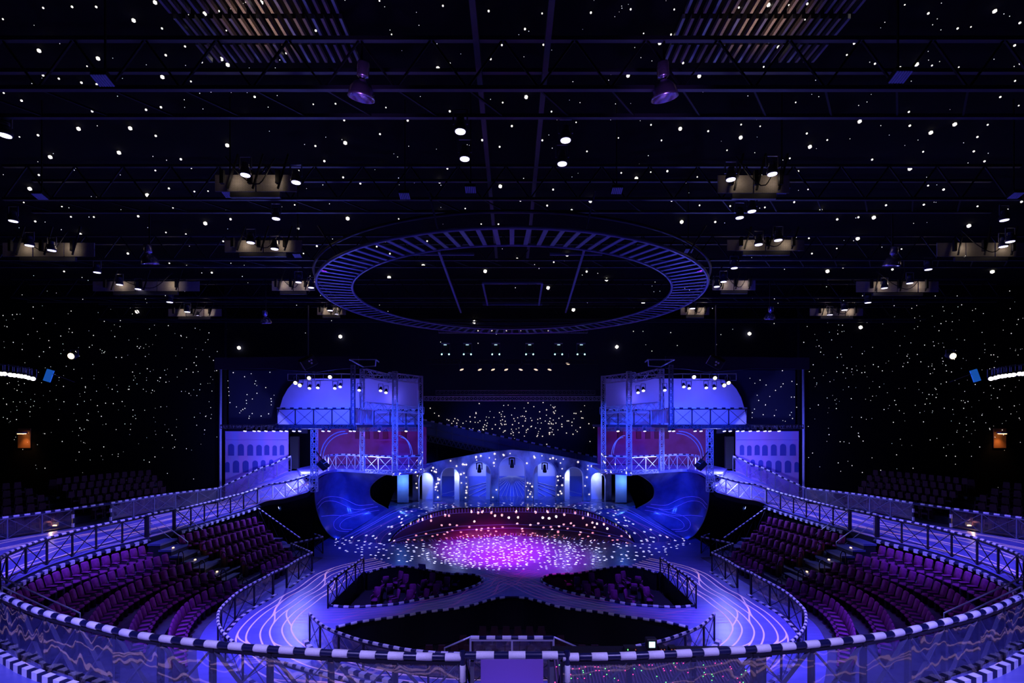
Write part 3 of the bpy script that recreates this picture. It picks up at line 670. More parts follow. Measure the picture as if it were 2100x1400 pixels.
bo = [(-.17, 0), (.17, 0), (.19, .3)]+[(.19-.09+.09*math.cos(a), .5+.07*math.sin(a)) for a in [math.pi/2*k/4 for k in range(5)]]+[(-.19+.09-.09*math.sin(a), .5+.07*math.cos(a)) for a in [math.pi/2*k/4 for k in range(5)]]+[(-.19, .3)]
rec = Matrix.Translation((0, -.2, .44)) @ Matrix.Rotation(R(14), 4, 'X')
SEAT = [('backrest', xf(prof_mesh('backrest', bo, .07, M_velvet, .025), rec)),
        ('back_shell', xf(prof_mesh('back_shell', [(x*.95, z*.93-.08) for x, z in bo], .03, M_seatdark, .01), Matrix.Translation((0, -.2, .44)) @ Matrix.Rotation(R(14), 4, 'X') @ Matrix.Translation((0, -.04, 0)))),
        ('cushion', bevbox('cushion', (.34, .4, .11), (0, .03, .43), M_velvet, .035)),
        ('armrest', bevbox('armrest', (.06, .34, .06), (-.195, .02, .63), M_velvet, .02)),
        ('armrest', bevbox('armrest', (.06, .34, .06), (.195, .02, .63), M_velvet, .02)),
        ('side_panel', bevbox('side_panel', (.03, .34, .58), (-.195, -.01, .31), M_seatdark, .008, 1)),
        ('side_panel', bevbox('side_panel', (.03, .34, .58), (.195, -.01, .31), M_seatdark, .008, 1)),
        ('number_plate', bevbox('number_plate', (.012, .10, .02), (.214, .12, .56), M_alu, .002, 1))]
for n_, me in SEAT: me.transform(Matrix.Diagonal((.92, 1, 1, 1)))
nseats = [0]
def seat(p, ang, label, group, jit=0):
    root = empty('theatre_seat', p, label, 'seat', group); root.rotation_euler = (0, 0, ang+jit)
    for n_, me in SEAT:
        o = bpy.data.objects.new(n_, me); col.objects.link(o); o.parent = root
    nseats[0] += 1
rn = random.Random(11)
ROWN = ['front', 'second', 'third', 'fourth', 'rear']
for s in (1, -1):
    for r in range(1, 6):
        c = row(r); L = lens(c)
        for lo, hi, blk in ((0.11 if r >= 4 else .06+.01*r, .555-.005*r, 'long'), (.70-.006*r, .82+.03*r, 'short')):
            S0, S1 = L[-1]*lo, L[-1]*hi; n_ = int((S1-S0)/.44)
            for k in range(n_+1):
                S = S0+(S1-S0)*k/n_; p = at(c, L, S); t = at(c, L, S+.2)-at(c, L, S-.2)
                nrm = Vector((t.y, -t.x, 0)).normalized()          # towards the arena
                p = mir(V(p.x, p.y, .39*(r-1)+.012), s); nx = nrm.x*s
                seat(p, math.atan2(-nx, nrm.y), 'purple-lit red velvet theatre seat in the %s row of the %s block' % (ROWN[r-1], 'long' if blk == 'long' else 'short rear'), '%s row, %s blocks' % (ROWN[r-1], blk))
PITSEAT = [(790, 1188, .4), (815, 1183, 2.6), (828, 1190, 2.9), (800, 1203, .2), (884, 1187, 3.0), (900, 1205, 3.3), (935, 1187, 2.8), (915, 1196, 3.1), (865, 1195, .6), (775, 1208, 1.2), (770, 1218, 3.0),
           (845, 1212, 3.2), (807, 1222, 2.2), (838, 1225, 3.1), (868, 1222, 2.6), (892, 1212, 3.0)]
for s in (1, -1):
    slab('floor_orchestra_pit', [(p.x*s*.985, p.y) for p in PIT], -1.45, -.95, mat('pit_carpet', (.012, .008, .02), .8), kind='structure')
    for x, y, a in PITSEAT:
        p = PZ(x, y+8, -.45); seat(mir(V(p.x, p.y, -.95), s), a*s, 'loose dark armchair standing in the orchestra pit', 'orchestra pit chairs')
# rows the photo shows only as faint shapes: the upper seats behind the outer railing and the seats in the central pit
vsx, fsx = [], []
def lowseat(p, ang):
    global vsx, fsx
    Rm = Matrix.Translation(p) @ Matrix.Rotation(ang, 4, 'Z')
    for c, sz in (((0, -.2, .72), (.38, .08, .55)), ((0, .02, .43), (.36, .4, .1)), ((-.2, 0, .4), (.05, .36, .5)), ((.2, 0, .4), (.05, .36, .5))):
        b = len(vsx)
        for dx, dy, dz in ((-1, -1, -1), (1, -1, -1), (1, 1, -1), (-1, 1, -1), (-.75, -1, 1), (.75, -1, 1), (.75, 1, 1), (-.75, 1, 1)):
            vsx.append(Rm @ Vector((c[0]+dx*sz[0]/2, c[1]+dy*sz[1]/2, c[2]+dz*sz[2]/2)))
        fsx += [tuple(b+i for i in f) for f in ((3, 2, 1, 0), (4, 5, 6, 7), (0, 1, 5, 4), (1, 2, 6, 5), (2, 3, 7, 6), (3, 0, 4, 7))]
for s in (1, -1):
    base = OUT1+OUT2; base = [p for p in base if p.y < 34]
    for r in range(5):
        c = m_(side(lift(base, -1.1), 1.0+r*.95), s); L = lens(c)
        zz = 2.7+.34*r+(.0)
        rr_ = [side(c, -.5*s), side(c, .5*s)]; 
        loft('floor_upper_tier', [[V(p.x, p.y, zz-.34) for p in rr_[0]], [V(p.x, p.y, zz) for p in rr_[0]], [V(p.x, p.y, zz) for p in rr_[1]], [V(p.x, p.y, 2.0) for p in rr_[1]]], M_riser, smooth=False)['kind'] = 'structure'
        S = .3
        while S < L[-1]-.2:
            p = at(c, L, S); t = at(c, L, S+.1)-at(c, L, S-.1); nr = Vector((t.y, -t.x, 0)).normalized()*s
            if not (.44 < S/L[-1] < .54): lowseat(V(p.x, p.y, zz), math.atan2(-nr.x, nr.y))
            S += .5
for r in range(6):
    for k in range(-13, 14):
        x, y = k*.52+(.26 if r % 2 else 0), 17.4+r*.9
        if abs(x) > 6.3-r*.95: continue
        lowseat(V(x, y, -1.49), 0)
sr = pyd('theatre_seat_rows', vsx, fsx, mat('shaded_velvet', (.035, .006, .014), .9), kind='stuff')  # seat velvet darkened: the dimness of these rows is in its colour
tag(sr, 'rows of dim red seats behind the outer railing and in the black central pit', 'seats')
# ================================================================== lamps
def lamp(loc, tgt, dia, lm, label, group, name='stage_lamp', hang=.35, length=1.2):
    loc = Vector(loc); root = empty(name, loc, label, 'stage lamp', group)
    aim('housing', 'can', loc, tgt, dia, dia*length, M_lamp, root)
    dr = (Vector(tgt)-loc).normalized()
    aim('lens', 'cyl', loc+dr*dia*length*.5, tgt, dia*.86, .02, lm, root)
    x = V(1, 0, 0)*dia*.58
    for sx in (-1, 1): bar('yoke_arm', loc+x*sx, loc+x*sx+V(0, 0, hang), .03, .03, M_steel, root)
    bar('yoke_bridge', loc-x+V(0, 0, hang), loc+x+V(0, 0, hang), .03, .03, M_steel, root)
    return root
# roof trusses
for i, (d0, d1) in enumerate(((10.9, 11.9), (16.3, 17.3), (22.4, 23.4), (29.2, 30.2), (35.4, 36.3))):
    ord_ = ['first', 'second', 'third', 'fourth', 'fifth'][i]
    root = empty('roof_truss', V(0, d0, 16.05), 'long dark roof truss, %s counted from the two big bell lamps towards the stage' % ord_, 'truss')
    W_ = 17 if i < 2 else 30; zb = 16.05
    for d in (d0, d1):
        bar('chord', V(-W_, d, zb), V(W_, d, zb), .1, .09, mat('roof_steel', (.02, .02, .03), .5), root)
        bar('chord', V(-W_, d, zb+1.1), V(W_, d, zb+1.1), .1, .09, MATS['roof_steel'], root)
    sg = []
    for k in range(int(W_*2/1.6)):
        x0 = -W_+k*1.6; sg += [(V(x0, d0, zb), V(x0+.8, d0, zb+1.1)), (V(x0+.8, d0, zb+1.1), V(x0+1.6, d0, zb)), (V(x0, d0, zb), V(x0+.8, d1, zb))]
    sticks('lacing', sg, .04, M_black, root)['kind'] = 'stuff'
for sx in (-1, 1):
    b = bar('roof_purlin', V(sx*.75, 9, 16.6), V(sx*.75, 24, 16.6), .12, .2, MATS['roof_steel']); tag(b, 'long dark roof beam running towards the stage between the paired spotlights', 'beam', 'roof beams')
# ribs of the roof deck that catch warm light
for s in (-1, 1):
    rb = empty('roof_ribs', V(s*6.2, 12.6, 18.7), 'patch of narrow ribbed roof decking lit warm in the dark ceiling', 'roof decking', 'lit roof rib patches')
    for k in range(19):
        x = s*(4.3+k*.23)
        bar('rib', V(x, 11.3, 18.75), V(x, 12.05, 18.75), .07, .12, M_perf if k % 3 else M_steel, rb)
        bar('rib', V(x, 12.2, 18.75), V(x, 12.9, 18.75), .07, .12, M_perf if k % 3 else M_steel, rb)
        bar('rib', V(x, 13.05, 18.75), V(x, 13.7, 18.75), .07, .12, M_perf if k % 3 else M_steel, rb)
    spot('roof_spill', (s*6.3, 12.2, 17.2), (s*6.3, 12.3, 19), 90, (1, .62, .4), 85, 1)
# spotlights of the ceiling rig
LAMPS = [(10, 280), (27, 455), (60, 504), (106, 514), (199, 559), (245, 584), (283, 593), (348, 619), (384, 639), (408, 647), (503, 361), (607, 376), (566, 450), (514, 498), (563, 511), (612, 579), (638, 590), (677, 636), (691, 644),
         (944, 272), (953, 328), (1160, 290), (1153, 338), (1499, 370), (1584, 359), (1517, 448), (1542, 435), (1556, 502), (1596, 493), (1506, 550), (1470, 588), (1484, 578), (1420, 632), (2060, 453), (2072, 496), (2058, 506),
         (1904, 553), (1814, 591), (1866, 581), (1780, 620), (1702, 645), (1732, 635)]
for x, y in LAMPS:
    d = 7000/(HY-y); p = P(x, y, d); dia = .29 if d < 18 else (.32 if d < 27 else .36)
    near = d < 13.2
    lamp(p+V(0, 0, .2), p+V(0, .02, -.8), dia, M_lens, 'black spotlight with a glowing violet-white lens '+('under the roof beams near the big bell lamps' if near else 'on the dark ceiling rig'),
         'paired spotlights by the roof beams' if near else 'ceiling rig spotlights')
# warm-lit perforated panels behind them
PAN = [(525, 376, 170, 34), (540, 505, 160, 24), (100, 512, 190, 28), (300, 587, 220, 20), (602, 586, 90, 20), (400, 641, 110, 15), (680, 638, 60, 15),
       (1545, 378, 150, 36), (1570, 503, 160, 22), (2010, 512, 180, 28), (1840, 588, 170, 22), (1505, 585, 90, 20), (1715, 640, 110, 15), (1425, 638, 60, 15)]
for x, y, w_, h_ in PAN:
    d = 7000/(HY-y)+.75; c = P(x, y, d); wd, ht = w_*d/F, h_*d/F
    root = empty('catwalk_panel', c+V(0, 0, -ht/2), 'perforated metal catwalk panel lit warm behind the ceiling spotlights', 'panel', 'perforated catwalk panels')
    n_ = max(2, int(wd/1.1))
    for k in range(n_): boxat('sheet', c+V(-wd/2+wd*(k+.5)/n_, 0, 0), (wd/n_-.05, .04, ht), M_perf, root)
    boxat('bottom_rail', c+V(0, -.02, -ht/2-.12), (wd*.6, .1, .16), mat('roof_steel', (0, 0, 0)), root)
    for k in (-.22, .25): point('catwalk_lamp', c+V(k*wd, -.3, ht*.1), 2.2*(d/15)**1.1, (1, .8, .6), .05)
    tube('cable', spline([c+V(-wd*.3, -.3, ht*1.3), c+V(-wd*.1, -.32, ht*.1), c+V(wd*.1, -.3, -ht*.3), c+V(wd*.28, -.3, ht*1.2)], .15), .018, M_black, root, 5)
    for k in range(3): boxat('clamp_block', c+V(wd*(-.35+.33*k), -.25, ht*.15), (.12, .1, ht*.8), M_black, root)
    for k in range(3): bar('strut', c+V(wd*(-.3+.3*k), -.2, -ht*.5), c+V(wd*(-.3+.3*k)+.3, -.15, ht*1.6), .05, .05, M_black, root)
# bell lamps
for x, y, d, tx in ((742, 200, 10.9, .15), (1362, 200, 10.9, -.15), (307, 541, 18.8, 0), (1830, 545, 18.8, 0), (545, 663, 27, 0), (1579, 655, 27, 0)):
    dia = .6; p = P(x, y, d); root = empty('bell_lamp', p+V(0, 0, .9), 'big bell-shaped house lamp with '+('violet mirrored bowl below the first roof truss' if d < 12 else ('dull blue rim over the side seats' if d < 20 else 'small blue rim near the ring')), 'lamp', 'bell lamps %d' % int(d))
    q = Matrix.Translation(p+V(0, 0, .18)) @ Matrix.Rotation(R(14), 4, 'X') @ Matrix.Rotation(tx, 4, 'Y') @ Matrix.Diagonal((dia, dia, dia, 1))
    place('reflector', 'bell', mat('lamp_mirror', (.5, .45, .62), .25, metal=.9), q, root)
    place('bulb', 'ball', mat('lamp_glass', (.5, .45, .7), .2), Matrix.Translation(p+V(0, 0, .15)) @ Matrix.Diagonal((.16, .16, .3, 1)), root)
    bar('stem', p+V(0, 0, .7), p+V(0, 0, 1.25 if d < 12 else 2.2), .04, .04, M_black, root)
    if d < 12: spot('bell_fill', p+V(0, -2.0, -2.6), p, 260, (.4, .15, 1), 40, 1)
# grille floods
for x, y in ((212, 161), (1845, 154), (83, 400), (2082, 398), (1265, 388), (830, 399), (1605, 388), (470, 396), (1412, 512), (610, 522), (965, 386)):
    d = 7300/(HY-y); p = P(x, y, d); wd = .34
    root = empty('grille_flood', p, 'flat square floodlight with a gridded front in the ceiling', 'floodlight', 'gridded floodlights')
    boxat('case', p, (wd, wd*.8, .1), M_black, root, 0, R(-18))
    for k in range(6): boxat('grid_bar', p+V(-wd/2+wd*(k+.5)/6, -.02, -.06), (.035, wd*.74, .02), mat('grid_blue', (.12, .12, .35), .5, emit=(.04, .04, .4), strength=.15), root, 0, R(-18))
    bar('bracket', p+V(0, .05, .05), V(p.x, p.y+.05, 18.98), .03, .03, M_black, root)
# ================================================================== ring
D_, RR, Ri, RZ = 26.0, 9.7, 8.1, 15.1
ring = empty('lighting_ring', V(0, D_, RZ), 'huge blue slatted ring hanging below the ceiling over the arena', 'ring')
def circ(r, z, n=96): return [V(r*math.cos(2*math.pi*k/n), D_+r*math.sin(2*math.pi*k/n), z) for k in range(n+1)]
M_ring = mat('ring_slat', (.12, .12, .26), .35, metal=.3)
tube('outer_hoop', circ(RR, RZ), .07, M_ring, ring); tube('inner_hoop', circ(Ri, RZ), .06, M_ring, ring); tube('upper_hoop', circ(RR+.1, RZ+.5), .06, M_post, ring)
n_ = 104
for k in range(n_):
    a = 2*math.pi*k/n_; c, s_ = math.cos(a), math.sin(a)
    bar('slat', V(Ri*c, D_+Ri*s_, RZ), V(RR*c, D_+RR*s_, RZ), .16, .035, M_ring, ring)
for k in range(12):
    a = 2*math.pi*(k+.5)/12; c, s_ = math.cos(a), math.sin(a); bar('hanger', V(RR*c, D_+RR*s_, RZ), V(RR*c*1.08, D_+RR*s_*1.08, 16.1), .05, .05, M_post, ring)
# inner grid hung inside the ring
gd = empty('hung_frame', V(0, 24, 15.6), 'dark rectangular frame with side rails hung inside the ring', 'frame')
for a, b in (((990, 580), (1112, 580)), ((990, 580), (1000, 625)), ((1112, 580), (1105, 625)), ((990, 624), (1112, 624)), ((900, 515), (945, 640)), ((1198, 512), (1160, 640)), ((835, 521), (972, 521)), ((1128, 521), (1235, 521))):
    bar('frame_bar', P(*a, 7000/(HY-a[1])), P(*b, 7000/(HY-b[1])), .09, .09, mat('frame_blue', (.1, .1, .22), .5), gd)
# ================================================================== stars
BIG = [(80,104),(201,120),(274,42),(333,158),(318,5),(420,28),(454,121),(467,133),(536,5),(161,264),(267,263),(244,313),(103,322),(61,387),(302,400),(164,481),(421,458),(466,298),(457,388),(281,639),(490,713),(698,690),(713,448),(708,293),(901,372),(904,437),(898,140),(1026,382),(1079,199),(1288,155),(1353,88),(1434,156),(1597,97),(1576,10),(1764,8),(2040,23),(1880,132),(1763,249),(1958,255),(1909,272),(1519,282),(1661,301),(1305,366),(1395,264),(1866,346),(1683,432),(1398,455),(1792,446),(1759,489),(1987,463),(2035,557),(1697,556),(1537,684),(1765,671),(1163,522),(1244,573),(1319,621),(1176,635),(995,556),(868,545),(798,569),(1124,590),(973,660),(1211,412),(1265,711)]
def starpos(x, y):
    d = (18.9-CAMZ)*F/(HY-y); lim = 37.05 if abs(x-1050) > 598 else 49.8
    return P(x, y, min(d, lim)), min(d, lim)
def starobj(x, y, pxd, label, group, m):
    p, d = starpos(x, y); o = place('star_light', 'ball', m, Matrix.Translation(p) @ Matrix.Diagonal((*(pxd*d/F,)*3, 1)))
    tag(o, label, 'light', group)
for x, y in BIG: starobj(x, y, 8.0, 'large warm-white star lamp shining on the black ceiling or star wall', 'large star lamps', M_starw)
rs = random.Random(21); taken = list(BIG); ns = 0
while ns < 225:
    x, y = rs.uniform(0, 2100), rs.uniform(0, 560)
    if any((x-a)**2+(y-b)**2 < 26**2 for a, b in taken): continue
    taken.append((x, y)); ns += 1
    starobj(x, y, rs.choice((2.8, 3.4, 4.0, 4.6)), 'small white star lamp set in the black ceiling', 'small ceiling star lamps', M_starw)
pts = []
for _ in range(330):
    x, y = rs.uniform(0, 2100), rs.uniform(0, 720)
    p, d = starpos(x, y); pts.append((p, rs.uniform(.6, 1.1)*d/F))
for sgn in (0, 1):
    for _ in range(330):
        x, y = rs.uniform(0, 449), rs.triangular(560, 1000, 800)
        if sgn: x = 2100-x
        pts.append((P(x, y, 37.05), rs.choice((.45, .6, .8, 1.05))*.037))
    for _ in range(34):
        x, y = rs.uniform(458, 566), rs.uniform(757, 866); pts.append((P(2100-x if sgn else x, y, 38.45), rs.uniform(.7, 1.2)*.0385))
o = dots('star_field', pts, M_starS, kind='stuff'); tag(o, 'countless tiny star points scattered over the black walls and ceiling', 'star lights')
pts = []
for _ in range(200):
    x, y = rs.gauss(1050, 105), rs.triangular(822, 912, 872)
    if 872 < x < 1230: pts.append((P(x, y, 49.85), rs.uniform(.8, 1.4)*.05))
o = dots('star_cloth_bulbs', pts, M_starP, kind='stuff'); tag(o, 'cluster of rose-white star points on the dark cloth above the portal', 'star lights')
# ================================================================== portal of seven arches
PD = 42.2
por = empty('arch_portal', V(0, PD, 1.76), 'blue star-studded portal of seven arches at the back of the stage', 'portal')
AR = [(858, 889, 968), (904, 943, 958), (960, 1006, 947), (1023, 1077, 936), (1094, 1140, 947), (1157, 1196, 958), (1211, 1242, 968)]
out = []; zb = 1.77; arcs = []
out.append((P(846, 0, PD).x, zb))
for a, b, t in AR:
    x0, x1 = (a-1050)/F*PD, (b-1050)/F*PD; zt = CAMZ-(t-HY)/F*PD; hw = (x1-x0)/2; cx = (x0+x1)/2; zs = zt-hw
    ar = [(x0, zb)]+[(cx-hw*math.cos(q), zs+hw*math.sin(q)) for q in [math.pi*k/14 for k in range(15)]]+[(x1, zb)]
    arcs.append(ar); out += ar
out.append((P(1254, 0, PD).x, zb))
top = [P(x, y, PD) for x, y in ((1254, 958), (1236, 953), (1180, 941), (1120, 930), (1085, 925), (1050, 922), (1015, 925), (980, 930), (920, 941), (864, 953), (846, 958))]
out += [(p.x, p.z) for p in top]
def rel(o, root):
    o.matrix_basis = Matrix.Translation(-root.location); return o
rel(wallpoly('arch_wall', out, PD, PD+.55, M_portal, por), por)
for ar in arcs:
    tube('arch_trim', [V(x, PD-.02, z) for x, z in ar], .045, M_white, por, 6)
pts = []; rp = random.Random(5)
for _ in range(400):
    x, y = rp.uniform(852, 1248), rp.uniform(926, 1022)
    if any(a-2 < x < b+2 and y > t-2 for a, b, t in AR): continue
    if y < 924+abs(x-1050)*.155: continue
    if rp.random() < .8: pts.append((P(x, y, PD-.03)-por.location, rp.uniform(1.3, 2.6)*.0422))
dots('star_bulbs', pts, M_starP, por, kind='stuff')
# what shows through the arches
bd = empty('ray_backdrop', V(0, 45.0, 1.76), 'blue backdrop with white rays fanning from one point behind the middle arches', 'backdrop')
BD = 45.0
def rect(name, x0, x1, y0, y1, d, m, root, th=.05):
    a, b = P(x0, y1, d), P(x1, y0, d); return boxat(name, (a+b)/2, (b.x-a.x, th, b.z-a.z), m, root)
rect('lower_field', 885, 1215, 976, 1032, BD, M_rayback, bd); rect('upper_field', 955, 1145, 936, 976, BD+.02, M_raytop, bd)
for a_, b_ in ((893, 955), (1145, 1207)): rect('upper_field', a_, b_, 955, 976, BD+.02, M_raytop, bd)
for ang in [sg_*a_ for a_ in (.09, .27, .46, .66, .84, 1.0, 1.12, 1.22, 1.3) for sg_ in (-1, 1)]:
    c = P(1050, 974, BD-.06); t = math.tan(ang)
    e = P(1050+54*t, 1027, BD-.06)
    if abs(e.x-c.x) > 7.2: e = c+(e-c)*(7.2/abs(e.x-c.x))
    bar('ray', c+(e-c)*.03, e, .035, .03, M_white, bd)
bar('foot_light', P(905, 1025, BD-.2), P(1195, 1025, BD-.2), .1, .08, mat('foot_light', (1, 1, 1), .5, emit=(.75, .75, 1), strength=1.5), bd)
for s in (1, -1):
    for x0, x1, y0, d, lab in ((866, 890, 965, 43.4, 'outer arch'), (932, 944, 958, 43.3, 'second arch'), (815, 838, 970, 41.0, 'dark opening of the quarter pipe'), (997, 1008, 948, 43.2, 'third arch')):
        a, b = P(x0, 1030, d), P(x1, y0, d)
        o = boxat('cloud_panel', mir((a+b)/2, s), (b.x-a.x, .06, b.z-a.z), M_cloud); tag(o, 'tall narrow panel painted with pale clouds in the '+lab, 'panel', 'cloud panels, '+lab)
    for x, d in ((878, 42.9), (938, 42.9)):
        q = mir(P(x, 985, d), s); point('arch_lamp', q+V(0, -.1, .4), 60, (.35, .42, 1), .15)
    point('opening_lamp', mir(P(822, 985, 40.3), s), 55, (.08, .25, 1), .15)
    spot('ray_spot', (s*3.2, 43.1, 5.2), (s*2.0, 45, 3.2), 420, (.18, .25, 1), 110, 1)
for x, y in ((983, 958), (1050, 948), (1117, 958)):
    p = P(x, y, 42.9); root = empty('arch_spotlight', p+V(0, 0, .5), 'black moving-head lamp hanging in a portal arch', 'stage lamp', 'moving heads in the arches')
    boxat('base', p+V(0, 0, .42), (.5, .3, .14), M_black, root); 
    for sx in (-1, 1): boxat('yoke_arm', p+V(sx*.23, 0, .1), (.08, .2, .6), M_black, root)
    aim('head', 'can', p+V(0, 0, -.1), p+V(0, -.3, -1), .34, .7, M_black, root)
# ================================================================== bridge behind the portal
br = empty('sloping_bridge', P(866, 890, 47), 'dark sloping footbridge with dashed striped rail crossing behind the portal', 'bridge')
b0, b1 = P(864, 859, 47), P(1244, 941, 47); bn = V(0, 0, -1)
tube('top_rail', [b0, b1], .07, M_black, br, 6)
for k in range(24): 
    a = b0.lerp(b1, (k+.25)/24); bar('white_sleeve', a, b0.lerp(b1, (k+.72)/24), .16, .16, mat('dash_lilac', (.5, .42, .62), .6), br, 'cyl')
for k in range(13): a = b0.lerp(b1, k/12); bar('post', a, a+bn*1.45, .05, .05, M_steel, br)
bar('mid_rail', b0+bn*.75, b1+bn*.75, .05, .05, M_steel, br); bar('infill', b0+bn*.72+V(0, .06, 0), b1+bn*.72+V(0, .06, 0), .03, 1.3, mat('bridge_infill', (.05, .06, .16), .7), br)
for k in (.08, .5, .92):
    a = b0.lerp(b1, k)+V(0, .7, 0); bar('leg', V(a.x, a.y, 1.75), a+bn*1.5, .12, .12, M_black, br)
bar('deck', b0+bn*1.5+V(0, .7, 0), b1+bn*1.5+V(0, .7, 0), 1.4, .12, M_black, br)
c0, c1 = b0+bn*1.45, b1+bn*1.45; sg = []
for k in range(40):
    a, b = c0.lerp(c1, k/40), c0.lerp(c1, (k+1)/40); sg += [(a, a.lerp(b, .5)+bn*.55), (a.lerp(b, .5)+bn*.55, b)]
sg += [(c0, c1), (c0+bn*.55, c1+bn*.55)]
sticks('truss_lattice', sg, .05, M_steel, br)['kind'] = 'stuff'
# ================================================================== galleries
for s in (1, -1):
    S = lambda p: mir(p, s)
    T = lambda p, q, a, lab, grp, m=M_alu, **k: truss('truss', S(p), S(q), a, m, lab, 'truss', grp, **k)
    T(V(-12.65, 31.2, 4.15), V(-12.65, 31.2, 8.1), .32, 'lattice tower standing at the head of the ramp', 'ramp towers')
    T(V(-10.35, 31.75, 8.2), V(-10.35, 31.75, 12.3), .22, 'dark lattice mast at the corner of the upper gallery', 'upper corner masts', mat('mast_dark', (.12, .12, .18), .5))
    T(V(-10.75, 35.0, 5.1), V(-10.75, 35.0, 12.4), .26, 'lattice tower between the long and the recessed gallery railings', 'middle towers')
    T(V(-8.12, 33.85, 4.9), V(-8.12, 33.85, 12.1), .3, 'bright lattice tower at the front corner of the gallery box', 'front corner towers')
    T(V(-6.58, 35.1, 4.8), V(-6.58, 35.1, 11.9), .28, 'bright lattice tower at the inner corner of the gallery box', 'inner corner towers')
    T(V(-8.2, 39.2, 8.4), V(-8.2, 39.2, 11.6), .3, 'violet-lit lattice tower standing at the rear of the upper gallery', 'rear towers')
    T(P(797, 771, 34), P(862, 779, 35), .5, 'lattice beam joining the tops of the two gallery box towers', 'top beams')
    T(P(747, 764, 32.6), P(803, 777, 34), .5, 'lattice beam slanting from the corner mast to the gallery box', 'slanting beams')
    T(P(747, 831.5, 33.2), P(866, 842, 36.2), .5, 'lattice beam across the gallery box above the upper railing', 'middle beams')
    T(P(455, 874.5, 32.6), P(722, 874.5, 31.4), .24, 'long flat lattice beam under the upper gallery carrying a row of lamps', 'lamp beams', M_steel)
    T(P(724, 880, 35.6), P(866, 880, 35.6), .24, 'short flat lattice beam under the recessed upper gallery', 'short lamp beams', M_steel)
    T(P(752, 965.5, 34.9), P(808, 968, 33.7), .22, 'low lattice edge beam under the lower gallery floor', 'lower edge beams', M_alu)
    T(P(810, 967, 33.8), P(864, 965, 34.9), .22, 'low lattice beam under the floor of the gallery box', 'box edge beams', M_alu)
    # railings of the galleries
    kw = dict(period=.55, r=.045, post=M_alu, pw=.05, brw=.03)
    railing([S(p) for p in (V(-15.25, 31.65, UD+1.1), V(-10.5, 31.65, UD+1.1))], 'straight dark cross-braced railing along the upper gallery front', 'upper gallery railings', sp=1.19, period=.55, r=.045, brw=.035)
    railing([S(p) for p in (V(-10.3, 31.9, UD+1.1), V(-10.3, 35.9, UD+1.1))], 'short railing with pale infill returning into the upper gallery', 'upper return railings', sp=1.3, panel=mat('pale_infill', (.55, .55, .8), .6), **kw)
    railing([S(p) for p in (V(-10.2, 36.05, UD+1.1), V(-6.65, 36.05, UD+1.1))], 'dark cross-braced railing of the recessed upper gallery', 'recessed upper railings', sp=1.1, period=.55, r=.045, brw=.03)
    e = spline([V(-13.15, 34.3, LD+1.1), V(-13.2, 35.5, LD+1.1), V(-12.6, 36.3, LD+1.1), V(-10.75, 35.25, LD+1.1)], .3)
    railing([S(p) for p in e], 'pale cross-braced railing along the lower gallery above the quarter pipe', 'lower gallery railings', sp=.95, **kw)
    railing([S(p) for p in (V(-10.6, 35.15, LD+1.1), V(-8.3, 33.8, LD+1.1))], 'violet-lit cross-braced railing between the lower gallery towers', 'lower middle railings', sp=1.1, **kw)
    railing([S(p) for p in (V(-8.0, 33.85, LD+1.1), V(-6.6, 35.0, LD+1.1))], 'bright narrow cross-braced railing of the lower gallery box', 'lower box railings', sp=.95, **kw)
    # curved braces
    for p0, p1, zz, lab in ((P(658, 935, 31.4), P(708, 884, 31.4), 1, 'curved steel brace springing from the ramp tower'), (P(842, 930, 35.6), P(818, 893, 35.6), 1, 'curved steel brace inside the gallery box')):
        o = empty('curved_brace', S(p0), lab, 'brace', lab+'s')
        arc = [p0+V((p1.x-p0.x)*(1-math.cos(a)), 0, (p1.z-p0.z)*math.sin(a)) for a in [math.pi/2*k/10 for k in range(11)]]
        tube('outer_tube', [S(q) for q in arc], .035, M_alu, o, 6); tube('inner_tube', [S(q+V(.14, 0, -.14)) for q in arc], .03, M_alu, o, 6)
    # tall pole at the proscenium
    pl = tag(tube('proscenium_pole', [S(P(452, 1019, 37.0)+V(0, 0, -4.4)), S(P(452, 900, 37.0)), S(P(452.5, 750, 37.0))], .09, mat('pole_white', (.35, .38, .6), .4), n=10), 'tall thin pole lit blue standing at the edge of the star wall', 'pole', 'proscenium poles')
    spot('pole_lamp', S(V(-19.5, 33.0, 7.5)), S(P(452, 860, 37)), 260, (.03, .06, 1), 70, 1)
    # lamps
    for x, y, dd in ((605, 786, 31.9), (614, 791, 32.1), (633, 776, 32.0), (676, 774, 31.9)):
        p = S(P(x, y, dd)); lamp(p+V(0, .2, .1), p+V(0, -1.2, -.5), .27, M_lenswarm, 'dazzling warm stage lamp clustered above the upper gallery', 'dazzling gallery lamps')
    for x, y in ((634, 797), (651, 796), (686, 797), (697, 794), (780, 802), (791, 806), (736, 801)):
        p = S(P(x, y, 32.4)); lamp(p+V(0, .1, .15), p+V(.1*s, -.6, -.8), .25, M_lens, 'small stage lamp hanging below the dazzling cluster', 'small gallery lamps')
    tube_ = [S(P(590, 766, 32.6)), S(P(700, 766, 32.3)), S(P(800, 770, 33.6))]
    o = empty('lamp_bar', tube_[0], 'horizontal pipe carrying the upper gallery lamps', 'pipe', 'lamp bars'); tube('pipe', tube_, .04, M_alu, o); 
    for k in range(7): bar('drop_pipe', tube_[0].lerp(tube_[1], k/6), tube_[0].lerp(tube_[1], k/6)+V(0, 0, -.7 if k % 2 else -.4), .035, .035, M_alu, o)
    bar('lower_pipe', tube_[0]+V(0, 0, -.45), tube_[1]+V(0, 0, -.45), .04, .04, M_alu, o)
